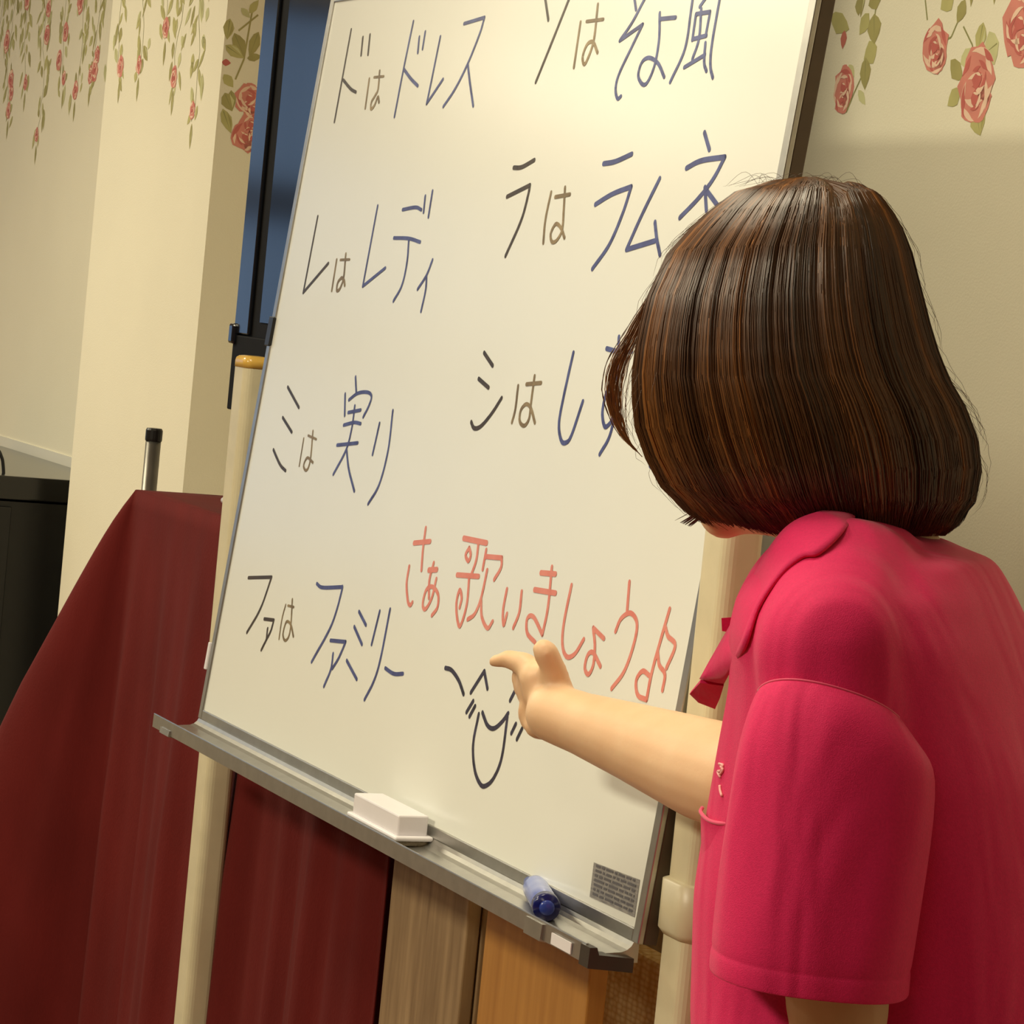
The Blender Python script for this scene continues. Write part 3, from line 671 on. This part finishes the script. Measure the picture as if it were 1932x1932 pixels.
write('handwriting', [(.0056, [(138, 215), (240, 205)]), [(212, 120), (195, 250), (185, 385)], [(108, 362), (92, 470), (100, 580), (115, 605), (128, 588)], [(262, 340), (235, 450), (232, 560)], (.006, [(230, 385), (282, 382)]), [(278, 440), (250, 560), (210, 630), (193, 600), (215, 510), (255, 490), (290, 540), (285, 620), (250, 670)],
      (.006, [(450, 185), (595, 215)]), [(545, 200), (530, 320), (500, 410)], [(485, 245), (463, 290), (480, 328), (495, 290), (485, 245)], (.0055, [(408, 415), (545, 425)]), [(485, 430), (470, 600), (430, 735), (410, 690), (405, 590), (425, 510), (438, 560), (425, 620)], [(592, 258), (570, 380)], (.0052, [(590, 300), (690, 308)]), [(690, 308), (685, 370), (642, 445)],
      [(598, 385), (560, 560), (520, 660), (475, 695)], [(560, 570), (565, 680), (600, 750), (632, 708)], [(722, 505), (698, 640), (702, 730), (722, 660)], [(815, 520), (800, 650), (762, 748)], (.0055, [(935, 402), (1028, 410)]), (.0055, [(895, 508), (1028, 530)]), [(1005, 365), (980, 620), (945, 790)], [(945, 790), (890, 680), (850, 690), (850, 780), (900, 840)],
      [(1128, 480), (1080, 720), (1072, 860), (1100, 930), (1150, 910), (1205, 820)], [(1265, 748), (1275, 860), (1265, 980), (1235, 1040), (1212, 1000), (1230, 920), (1265, 905), (1310, 990)], [(1265, 748), (1332, 815)], [(1492, 460), (1478, 640)], [(1405, 770), (1440, 690), (1500, 655), (1540, 720), (1520, 850), (1460, 1020), (1380, 1130)],
      [(1745, 630), (1640, 1000), (1600, 1200)], [(1600, 1200), (1545, 1170), (1535, 1080), (1575, 1020), (1620, 1050)], [(1718, 740), (1735, 800), (1780, 860), (1725, 1000)], [(1670, 900), (1680, 980), (1715, 1040), (1700, 1140)]], *c6, M_RED, .0048)
write('smiley_drawing', [[(335, 1000), (375, 1015), (420, 1080), (450, 1165)], [(495, 1155), (580, 1020)], [(580, 1020), (600, 1130)], [(742, 1205), (790, 1110)], [(510, 1208), (468, 1278)], [(522, 1240), (487, 1305)], [(568, 1280), (600, 1360), (640, 1380), (690, 1340), (730, 1285)],
      [(545, 1290), (510, 1480), (520, 1640), (555, 1730), (590, 1740), (640, 1690), (690, 1560), (725, 1310)], [(778, 1352), (750, 1410)], [(818, 1380), (785, 1448)]], *c6, M_NAV, .0048)

# ------------------------------------------------------------------ eraser and marker on the tray
zf = tz-.0205; 
en0 = tn-.0435; eu1 = onpl(747, 1570, R3(0, en0, 0), N).dot(U)
el = .135
er = empty('board_eraser', R3(eu1-el/2, en0+.02, zf), 'white block eraser lying in the whiteboard tray', 'eraser')
bevel_box('felt', R3(eu1-el+.006, en0+.003, zf-.0005), U*(el-.012), N*.036, Z*.006, mat('felt_grey', (150, 140, 118), .9, var=.2, scale=300), er, .002)
bevel_box('rim', R3(eu1-el, en0, zf+.0055), U*el, N*.042, Z*.005, m_white, er, .0022, 3)
bevel_box('body', R3(eu1-el+.006, en0+.004, zf+.0095), U*(el-.012), N*.033, Z*.0215, m_white, er, .0018)
mk_dir = (Vector((.115, -1, 0))).normalized()
RM = .0128
c_end = CAM+ray(1032, 1713)*((zf+RM-.0008-CAMZ)/ray(1032, 1713).z)
m_mblue = mat('marker_blue', (14, 22, 92), .2, var=.05, spec=.6); m_mbody = mat('marker_barrel', (150, 162, 212), .15, rgb2=(86, 104, 184), scale=22, spec=.6)
mkr = empty('blue_marker', Vector((c_end.x, c_end.y, zf)), 'blue whiteboard marker lying in the tray near the label', 'marker')
def lathe(name, prof, mt):
    pts = [c_end-mk_dir*d for d, r in prof]; return mesh_obj(name, *tube_vf(pts, [r for d, r in prof], 28), mt, mkr, True)
lathe('cap', [(0, RM*.93), (.002, RM), (.014, RM), (.0145, RM*.96)], m_mblue)
lathe('barrel', [(.0142, RM*.93), (.016, RM*.95), (.085, RM*.95), (.092, RM*.9), (.094, RM*.72), (.115, RM*.66), (.118, RM*.5)], m_mbody)
mesh_obj('end_plug', *ellipsoid_vf(c_end+mk_dir*.0002, mk_dir.cross(Z)*RM*.56, Z*RM*.56, mk_dir*.0028, 20, 8), mat('marker_plug', (52, 72, 160), .25, var=.1), mkr, True)

# ------------------------------------------------------------------ the person
Fd = Vector((-.92, .39, 0)).normalized(); Ld = Vector((-.39, -.92, 0)).normalized()
Yb = 2.10
PX = Yb/F_PX
hipc = at(1720, 2350, Yb)
pers = empty('person', Vector((hipc.x, hipc.y, 0)), 'person with bobbed brown hair in a pink polo shirt pointing at the whiteboard', 'person')
def sring(cx, cy, aF, bL, Y=Yb, ex=2.3, n=56, skew=0):
    c = at(cx, cy, Y); out = []
    for k in range(n):
        a = 2*math.pi*k/n; cs, sn = math.cos(a), math.sin(a)
        x = aF*math.copysign(abs(cs)**(2/ex), cs); y = bL*math.copysign(abs(sn)**(2/ex), sn)
        out.append(c+Fd*x+Ld*y+Z*(skew*x))
    return out
torso = [sring(1640, 1000, .050, .052, 2.14), sring(1645, 1020, .064, .075, 2.13), sring(1650, 1060, .078, .118, 2.11, skew=-.12), sring(1655, 1120, .086, .158, skew=-.1), sring(1668, 1190, .095, .178, skew=-.05), sring(1690, 1300, .103, .184), sring(1702, 1420, .117, .184), sring(1704, 1550, .127, .184),
         sring(1700, 1700, .136, .184), sring(1700, 1932, .140, .188), sring(1702, 2150, .138, .192), sring(1706, 2450, .142, .198), sring(1708, 2700, .138, .196)]
shL0, shL1 = at(1600, 1120, 2.04), at(1562, 1232, 1.957)
shR0, shR1 = at(1715, 1150, 2.2), at(1780, 1260, 2.28)
elR = at(1415, 1478, 2.37); wrR = at(1064, 1352, 2.58)
shirt_v, shirt_f = remeshed([loft_vf(torso), capsule_vf(shL0, shL1, .054, .0515), capsule_vf(shL1, at(1569, 1385, 1.95), .0505, .0495), capsule_vf(at(1640, 1075, 2.08), shL0, .04, .05), capsule_vf(shR0, shR1, .055, .06), capsule_vf(shR1, shR1.lerp(elR, .55), .066, .062), capsule_vf(at(1660, 1100, 2.12), shR0, .045, .052)], .0055, 11)
# soft folds pushed into the cloth
def folds(vs, amp):
    out = []
    for p in vs:
        q = p-pers.location
        d = math.sin(q.z*9+q.x*26+q.y*7)*math.sin(q.z*4-q.y*15+1)*amp
        out.append(p+Vector((p.x-.28, p.y-2.1, 0)).normalized()*d)
    return out
shirt_v = folds(shirt_v, .003)
shirt = mesh_obj('shirt', shirt_v, shirt_f, m_shirt, pers, True)
# near sleeve
def slring(cx, cy, hw, hd, Y=1.93, n=64, ex=2.2, rot=.45, wob=0, ph=0, kf=0, kl=0):
    c = at(cx, cy, Y); out = []
    ax_, ay_ = (Fd*math.cos(rot)+Ld*math.sin(rot)), (Ld*math.cos(rot)-Fd*math.sin(rot))
    for k in range(n):
        a = 2*math.pi*k/n; cs, sn = math.cos(a), math.sin(a)
        x = hw*math.copysign(abs(cs)**(2/ex), cs); y = hd*math.copysign(abs(sn)**(2/ex), sn)
        wv = 1+wob*math.sin(3*a+ph)+wob*.5*math.sin(5*a+ph*2)
        out.append(c+(ax_*x+ay_*y)*wv+Z*(kf*x+kl*y))
    return out
sl = [slring(1567, 1346, .0492, .0505, 1.953, kf=.22, kl=.44), slring(1568, 1350, .0508, .0518, 1.952, kf=.22, kl=.43), slring(1571, 1366, .0545, .0545, 1.947, kf=.19, kl=.36), slring(1575, 1392, .0595, .0575, 1.942, kf=.12, kl=.24, wob=.008), slring(1577, 1420, .0635, .059, 1.938, wob=.015, ph=.2, kf=.05, kl=.10), slring(1575, 1470, .0655, .060, 1.935, wob=.024, ph=.5), slring(1566, 1566, .066, .060, 1.932, wob=.03, ph=.8),
      slring(1553, 1666, .0665, .060, 1.93, wob=.03, ph=1.2), slring(1542, 1756, .066, .060, 1.928, wob=.028, ph=1.4), slring(1536, 1802, .0655, .060, 1.928, wob=.026, ph=1.5), slring(1535.5, 1806, .0645, .059, 1.928, wob=.026, ph=1.5), slring(1535, 1811, .0655, .060, 1.928, wob=.026, ph=1.5), slring(1533, 1830, .0656, .060, 1.928, wob=.026, ph=1.6), slring(1532, 1848, .0656, .060, 1.928, wob=.026, ph=1.6), slring(1531.8, 1850, .0652, .0596, 1.928, wob=.026, ph=1.6)]
v, f = loft_vf(sl, caps=False)
sleeve = mesh_obj('sleeve', v, f, m_shirt, shirt, True); fix_normals(sleeve)
mo = sleeve.modifiers.new('sub', 'SUBSURF'); mo.levels = 1; mo.render_levels = 1
mo = sleeve.modifiers.new('thick', 'SOLIDIFY'); mo.thickness = .0022; mo.offset = -1
# ray-cast on the cloth for seams, collar and pocket
bvh_s = BVHTree.FromPolygons([tuple(p) for p in shirt_v], shirt_f); bvh_l = BVHTree.FromPolygons([tuple(p) for p in v], f)
def hit(x, y, which='both', lift=.0015, default=2.03):
    d = ray(x, y).normalized(); best = None
    for nm, t in (('s', bvh_s), ('l', bvh_l)):
        if which in ('both', nm):
            h = t.ray_cast(CAM, d)
            if h[0] is not None and (best is None or h[3] < best): best = h[3]
    if best is None: return at(x, y, default)
    return CAM+d*(best-lift)
seam = [p+Ld*.0006 for p in sl[0][::1]]; seam.append(seam[0])
mesh_obj('shoulder_seam', *tube_vf(seam, .0008, 6), m_stitch, shirt, True)
# collar
up_e = [(1606, 955), (1555, 965), (1500, 985), (1462, 1022), (1421, 1092), (1388, 1165), (1360, 1215), (1322, 1281)]
lo_e = [(1616, 972), (1590, 1004), (1546, 1044), (1512, 1052), (1470, 1088), (1430, 1148), (1404, 1225), (1367, 1287)]
colY = [2.075, 2.05, 2.035, 2.035, 2.045, 2.06, 2.07, 2.085]
upP = [Vector(p) for p in spline([tuple(at(x, y, Y)) for (x, y), Y in zip(up_e, colY)], 6)]
loP = [Vector(p) for p in spline([tuple(at(x, y, min(Y-.012, (hit(x, y, 's', .006, Y)).y))) for (x, y), Y in zip(lo_e, colY)], 6)]
def strip(a, b2, k=6, bow=.003):
    V, Fc = [], []; n = len(a)
    for p, q in zip(a, b2):
        for j in range(k+1):
            t = j/k; V.append(p.lerp(q, t)-CF*(bow*math.sin(math.pi*t)))
    for i in range(n-1):
        for j in range(k):
            x = i*(k+1)+j; Fc.append((x, x+1, x+k+2, x+k+1))
    return V, Fc
co = mesh_obj('collar', *strip(upP, loP), m_shirt, shirt, True)
mo = co.modifiers.new('t', 'SOLIDIFY'); mo.thickness = .0025; mo.offset = 0
# collar stand behind (inside of the neck) and the far collar leaf
stand = [p+CF*.05+Vector((.012, 0, -.004)) for p in upP]
co = mesh_obj('collar_stand', *strip(upP, stand, 4, 0), m_shirt, shirt, True)
far = [at(*p) for p in ((1322, 1282, 2.09), (1366, 1288, 2.09), (1359, 1312, 2.12), (1351, 1332, 2.15), (1320, 1320, 2.15), (1304, 1304, 2.14))]
co = mesh_obj('collar_far_leaf', far, [(0, 1, 2), (0, 2, 3), (0, 3, 4), (0, 4, 5)], m_shirt, shirt)
mo = co.modifiers.new('t', 'SOLIDIFY'); mo.thickness = .0025
co = mesh_obj('collar_far_tip', [at(*p) for p in ((1361, 1166, 2.16), (1384, 1164, 2.16), (1372, 1192, 2.16), (1362, 1190, 2.16))], [(0, 1, 2, 3)], m_shirt, shirt)
mo = co.modifiers.new('t', 'SOLIDIFY'); mo.thickness = .002
# pocket with a gaping mouth
mouth_f = [(1325, 1524), (1322, 1532), (1332, 1544), (1346, 1551), (1366, 1554), (1388, 1553)]
mouth_b = [(1325, 1524), (1332, 1516), (1340, 1509), (1352, 1500), (1366, 1500), (1388, 1500)]
PYs = [2.06, 2.05, 2.03, 2.015, 2.0, 1.99]
mf = [Vector(p) for p in spline([tuple(at(x, y, Y)) for (x, y), Y in zip(mouth_f, PYs)], 5)]
mb_ = [Vector(p) for p in spline([tuple(at(x, y, Y+.035)) for (x, y), Y in zip(mouth_b, PYs)], 5)]
bot = [at(1318+18*i/len(mf)*3, 1940, 2.05-.06*i/len(mf)) for i in range(len(mf))]
mesh_obj('pocket', *strip(mf, [Vector(p) for p in bot], 10, .004), m_shirt, shirt, True)
mesh_obj('pocket_hem', *tube_vf(mf, .0014, 8), m_stitch, shirt, True)
for i, st in enumerate(([(1357, 1441), (1364, 1444), (1360, 1454), (1354, 1456), (1359, 1466)], [(1358, 1482), (1359, 1492), (1362, 1502)], [(1360, 1446), (1364, 1452), (1358, 1462)])):
    P = [hit(x, y, 's', .003, 2.03) for x, y in spline(st, 4)]
    mesh_obj('embroidery', *tube_vf(P, .0010, 6), m_embroid, shirt, True)

# ---- body: one continuous surface of skin
hc = at(1478, 690, 2.15); Fh = Vector((-.90, .30, -.32)).normalized(); Uh = (Z-Fh*Z.dot(Fh)).normalized(); Lh = Uh.cross(Fh).normalized()
def H(fw, lt, up): return hc+Fh*fw+Lh*lt+Uh*up
body = [ellipsoid_vf(H(-.012, 0, .022), Fh*.086, Lh*.070, Uh*.084), ellipsoid_vf(H(.022, 0, -.045), Fh*.066, Lh*.058, Uh*.075), capsule_vf(H(.065, 0, -.094), H(.03, 0, -.08), .020, .045),
        capsule_vf(H(.088, 0, .0), H(.102, 0, -.036), .008, .0125), capsule_vf(H(.082, .018, -.066), H(.082, -.018, -.066), .011, .011), capsule_vf(H(.05, .04, -.03), H(.055, .03, -.035), .025, .022), capsule_vf(H(.05, -.04, -.03), H(.055, -.03, -.035), .025, .022),
        ellipsoid_vf(H(-.008, .078, -.022), Fh*.016, Lh*.009, Uh*.03), ellipsoid_vf(H(-.008, -.078, -.022), Fh*.016, Lh*.009, Uh*.03)]
nb_ = at(1620, 1050, 2.15)
body += [capsule_vf(H(-.02, 0, -.07), nb_, .048, .048), capsule_vf(nb_, at(1690, 1350, 2.11), .06, .09), capsule_vf(at(1690, 1350, 2.11), at(1700, 1800, 2.10), .095, .10), capsule_vf(at(1700, 1800, 2.1), at(1706, 2380, 2.1), .10, .115)]
elL = at(1600, 2010, 1.955)
body += [capsule_vf(nb_, shL1, .045, .03), capsule_vf(shL1, at(1585, 1500, 1.95), .03, .042), capsule_vf(at(1585, 1500, 1.95), at(1597, 1890, 1.955), .042, .0435), capsule_vf(at(1597, 1890, 1.955), elL, .0435, .040)]
haL = elL+Vector((-.05, .02, -.21)); body += [capsule_vf(elL, elL.lerp(haL, .35), .040, .042), capsule_vf(elL.lerp(haL, .35), haL, .042, .026)]
# left hand, relaxed
hd = Vector((-.25, .05, -1)).normalized(); side = Vector((-.9, .35, .2)).normalized()
pal = haL+hd*.075; body += [capsule_vf(haL, pal+side*.012, .025, .022), capsule_vf(haL+hd*.02-side*.006, pal-side*.02, .022, .018)]
for i, ln in enumerate((.064, .072, .067, .052)):
    k0 = pal+side*(.030-.02*i)+hd*.012; k1 = k0+hd*ln*.5+Vector((0, 0.006, 0)); k2 = k1+(hd+Vector((-.35, .3, 0))).normalized()*ln*.5
    body += [capsule_vf(pal+side*(.02-.013*i)-hd*.02, k0, .012, .0095, 12, 4), capsule_vf(k0, k1, .0093, .0082, 12, 4), capsule_vf(k1, k2, .0082, .0065, 12, 4)]
t0 = haL+hd*.03+side*.02; body += [capsule_vf(t0, t0+hd*.035+side*.028, .014, .011, 12, 4), capsule_vf(t0+hd*.035+side*.028, t0+hd*.066+side*.034, .0105, .008, 12, 4)]
# right arm to the board
body += [capsule_vf(nb_, shR1, .05, .045), capsule_vf(shR1, elR, .044, .044), capsule_vf(elR, at(1330, 1452, 2.42), .044, .0425), capsule_vf(at(1330, 1452, 2.42), at(1200, 1402, 2.495), .0425, .034), capsule_vf(at(1200, 1402, 2.495), at(1100, 1366, 2.55), .034, .0275), capsule_vf(at(1100, 1366, 2.55), at(1046, 1346, 2.58), .0275, .026)]
# right hand: palm turned to the camera, thumb up along the near edge, index reaching to the left, others curled
def hp(x, y, d=0): return at(x, y, 2.60+d)
def rp(px): return px*2.6/F_PX
cap = lambda a, b2, r1, r2: capsule_vf(a, b2, rp(r1), rp(r2), 14, 5)
body += [cap(hp(1052, 1346), hp(1026, 1306), 50, 42), cap(hp(1044, 1362), hp(1026, 1362), 40, 33), cap(hp(1026, 1306), hp(1014, 1280), 42, 36), cap(hp(1014, 1352, .012), hp(1002, 1296, .018), 26, 30),
         cap(hp(1060, 1318, -.010), hp(1044, 1262, -.020), 29, 25), cap(hp(1044, 1262, -.020), hp(1030, 1232, -.024), 24, 25), cap(hp(1030, 1232, -.024), hp(1026, 1226, -.024), 25, 22),          # thumb
         cap(hp(1010, 1274, .005), hp(988, 1252, .012), 30, 24), cap(hp(988, 1252, .012), hp(960, 1243, .024), 23, 19), cap(hp(960, 1243, .024), hp(932, 1248, .034), 17, 13),   # index
         cap(hp(1000, 1288, .022), hp(980, 1276, .034), 21, 18), cap(hp(980, 1276, .034), hp(981, 1296, .030), 17, 15), cap(hp(981, 1296, .030), hp(1000, 1308, .000), 15, 12.5),   # middle
         cap(hp(1004, 1306, .022), hp(986, 1300, .032), 20, 17), cap(hp(986, 1300, .032), hp(990, 1320, .026), 16, 14), cap(hp(990, 1320, .026), hp(1010, 1330, -.002), 14, 11.5),   # ring
         cap(hp(1016, 1366, .010), hp(1000, 1360, .012), 27, 21), cap(hp(1000, 1360, .012), hp(988, 1346, .012), 18, 14), cap(hp(988, 1346, .012), hp(984, 1338, .010), 13, 10), cap(hp(1022, 1372, 0), hp(1012, 1372, .002), 26, 23)]  # little finger and heel
# legs
for s in (1, -1):
    hip = hipc+Ld*.09*s; hip.z = .80; kn = Vector((hip.x, hip.y, .44))+Fd*.03; an = Vector((hip.x, hip.y, .08))
    body += [capsule_vf(hip, kn, .075, .052), capsule_vf(kn, an, .05, .036), capsule_vf(an, an+Fd*.13-Z*.035, .036, .03)]
bv, bf = remeshed(body, .0030, 9)
bo = mesh_obj('body', bv, bf, m_skin, pers, True)
for s in (1, -1):
    mesh_obj('eye', *ellipsoid_vf(H(.072, .031*s, -.004), Fh*.012, Lh*.013, Uh*.009, 16, 10), m_eye, pers, True)
mesh_obj('lips', *ellipsoid_vf(H(.092, 0, -.066), Fh*.005, Lh*.021, Uh*.006, 16, 10), m_lip, pers, True)
# trousers and shoes
v, f = remeshed([capsule_vf(hipc+Ld*.0+Z*0, Vector((hipc.x, hipc.y, .80)), .135, .14)]+[capsule_vf(Vector((hipc.x, hipc.y, .84))+Ld*.085*s, Vector((hipc.x, hipc.y, .10))+Ld*.085*s, .095, .065) for s in (1, -1)], .008, 6)
mesh_obj('trousers', v, f, m_trouser, pers, True)
for s in (1, -1):
    a0 = Vector((hipc.x, hipc.y, 0))+Ld*.085*s
    v, f = remeshed([ellipsoid_vf(a0+Fd*.06+Z*.035, Fd*.135, Ld*.05, Z*.035), ellipsoid_vf(a0+Z*.05, Fd*.06, Ld*.045, Z*.05)], .005, 4)
    v = [Vector((p.x, p.y, max(p.z, .002))) for p in v]
    mesh_obj('shoe', v, f, m_shoe, pers, True)

# ---- hair
YH = 2.135
LT = [(336, 1508), (345, 1448), (365, 1385), (415, 1320), (480, 1262), (560, 1225), (640, 1205), (720, 1195), (800, 1200), (860, 1220), (915, 1247), (965, 1292), (990, 1330), (1012, 1400)]
RT = [(336, 1545), (345, 1600), (352, 1628), (368, 1655), (420, 1692), (480, 1715), (560, 1735), (640, 1755), (710, 1780), (770, 1815), (830, 1838), (890, 1845), (950, 1834), (990, 1808), (1012, 1780)]
ly, lx = zip(*LT); ry, rx = zip(*RT)
ty = lambda t: 336+676*t**1.35 if t > 0 else 336
def hair_pt(th, y, scale=1.0):
    l, r_ = np.interp(y, ly, lx), np.interp(y, ry, rx)
    cx, hw = (l+r_)/2, (r_-l)/2*YH/F_PX*scale
    hdp = hw*.88
    ex = 2.15; cs, sn = math.cos(th), math.sin(th)
    x = hw*math.copysign(abs(cs)**(2/ex), cs); dd = hdp*math.copysign(abs(sn)**(2/ex), sn)
    p = at(cx, y, YH)+CR*x+CF*dd
    xpx = cx+x/YH*F_PX
    if y < 420: p = p-CU*(rp(22)*math.exp(-((xpx-1569)/15)**2)*(1-(y-336)/84))   # parting
    return p
def face_gap(th):   # far-left side, where the face looks out
    return 1.9 < th % (2*math.pi) < 2.9
def yend(th):
    c_ = math.cos(th)
    return 1000+6*math.sin(th*5)-26*max(0, -c_)**3
rings = []
ys = [336.5, 338, 341, 346, 354, 366, 385, 410, 440, 480, 530, 590, 650, 710, 770, 830, 880, 920, 955, 980]
NS = 72
for y in ys: rings.append([hair_pt(2*math.pi*k/NS, y, .955) for k in range(NS)])
rings.append([at(1570, 985, YH).lerp(p, .85) for p in rings[-1]])
rings.append([at(1580, 960, YH).lerp(p, .5) for p in rings[-1]])
v, f = loft_vf(rings, caps=False)
gap = [k for k in range(NS) if face_gap(2*math.pi*(k+.5)/NS)]
f = [q for q in f if not ((q[0] % NS) in gap and q[0]//NS >= 9)]
f.append(tuple(range(NS)))
m_hair = bpy.data.materials.new('hair'); m_hair.use_nodes = True
nt = m_hair.node_tree; b = nt.nodes['Principled BSDF']; at_ = nt.nodes.new('ShaderNodeAttribute'); at_.attribute_name = 'tone'
rr = nt.nodes.new('ShaderNodeValToRGB'); rr.color_ramp.elements[0].color = lin((44, 26, 11)); rr.color_ramp.elements[1].color = lin((176, 114, 54))
e = rr.color_ramp.elements.new(.5); e.color = lin((92, 56, 25))
nt.links.new(at_.outputs['Fac'], rr.inputs[0]); nt.links.new(rr.outputs[0], b.inputs['Base Color']); b.inputs['Roughness'].default_value = .34; b.inputs['Specular IOR Level'].default_value = .6
m_hairbase = mat('hair_base', (34, 21, 10), .55, var=.1, scale=50)
hair = mesh_obj('hair', v, f, m_hairbase, pers, True)
def strands(name, paths, rads, tones, parent, closed=3):
    V, Fc, T = [], [], []
    for P, r_, tn_ in zip(paths, rads, tones):
        b0 = len(V); n = len(P)
        for i, p in enumerate(P):
            t = (P[min(i+1, n-1)]-P[max(i-1, 0)]).normalized(); nx = t.cross(CF).normalized(); ny = t.cross(nx)
            rr_ = r_*(1 if i < n-2 else (.75 if i == n-2 else .3))
            for k in range(3):
                a = 2*math.pi*k/3+.5; V.append(p+(nx*math.cos(a)+ny*math.sin(a))*rr_); T.append(tn_)
        for i in range(n-1):
            for k in range(3):
                a, c_ = b0+i*3+k, b0+i*3+(k+1) % 3; Fc.append((a, c_, c_+3, a+3))
    o = mesh_obj(name, V, Fc, m_hair, parent, True)
    at2 = o.data.attributes.new('tone', 'FLOAT', 'POINT'); at2.data.foreach_set('value', T)
    o['kind'] = 'stuff'
    return o
paths, rads, tones = [], [], []
tone_n = lambda th: .5+.28*math.sin(th*9+.7)+.22*math.sin(th*23+2)+.15*math.sin(th*51)
for i in range(8000):
    th = random.uniform(0, 2*math.pi)
    if i % 5: th = math.pi+random.uniform(-.25, math.pi+.25)      # most on the seen side
    gap_ = face_gap(th); cl_ = math.sin(th*31)*.010+math.sin(th*67+1)*.007
    sc_ = random.uniform(.965, 1.0)+cl_*.8; ye = yend(th)+random.gauss(0, 7); ph = random.uniform(0, 6.28)
    if gap_: ye = random.uniform(560, 640)
    y0 = random.uniform(336.6, 352); P = []; drift = random.gauss(0, .02)
    for k in range(15):
        t = k/14; y = y0+(ye-y0)*t**1.25
        s2 = sc_+.002*math.sin(t*5+ph)
        p = hair_pt(th+drift*t+.005*math.sin(t*4+ph), min(y, 1011), s2)
        P.append(p)
    paths.append(P); rads.append(random.uniform(.0003, .0006)); tones.append(min(1, max(0, .40*tone_n(th)+.15*max(0, -math.cos(th))+random.gauss(.13, .11))))
strands('hair_strands', paths, rads, tones, hair)
# loose lock in front of the cheek, wisps and fly-aways
paths, rads, tones = [], [], []
for i in range(55):
    o = random.gauss(0, 1); P = []
    for x, y in spline([(1228, 560), (1196, 630), (1170, 680), (1158, 735), (1165, 790), (1184, 832), (1212, 862)], 4):
        q = (y-560)/300; P.append(at(x+o*9*math.sin(math.pi*min(1, q*.9+.1))+random.gauss(0, .6), y, 2.21+.006*o))
    paths.append(P[:random.randint(18, len(P))]); rads.append(.00035); tones.append(random.uniform(.3, .8))
for i in range(26):
    o = random.gauss(0, 1); P = [at(x+o*5*k*.12, y+o*3, 2.19) for k, (x, y) in enumerate(spline([(1345, 940), (1330, 960), (1312, 976), (1292, 990)], 4))]
    paths.append(P); rads.append(.0003); tones.append(.15)
for i in range(80):
    th = math.pi+random.choice((random.gauss(0, .35), math.pi+random.gauss(0, .35))); y0 = random.uniform(340, 900); L = random.uniform(40, 150); P = []
    for k in range(8):
        t = k/7; y = min(1010, y0+L*t); P.append(hair_pt(th, y, 1.0+.07*math.sin(math.pi*t*.8)*random.uniform(.8, 1.1)))
    paths.append(P); rads.append(.00014); tones.append(.4)
for i in range(26):
    x0 = random.uniform(1440, 1640); P = [at(x, y, 2.17) for x, y in spline([(x0, 365), (x0-random.uniform(10, 40), 338-random.uniform(0, 14)), (x0-random.uniform(50, 110), 352)], 5)]
    paths.append(P); rads.append(.00013); tones.append(.4)
strands('loose_hair', paths, rads, tones, hair)
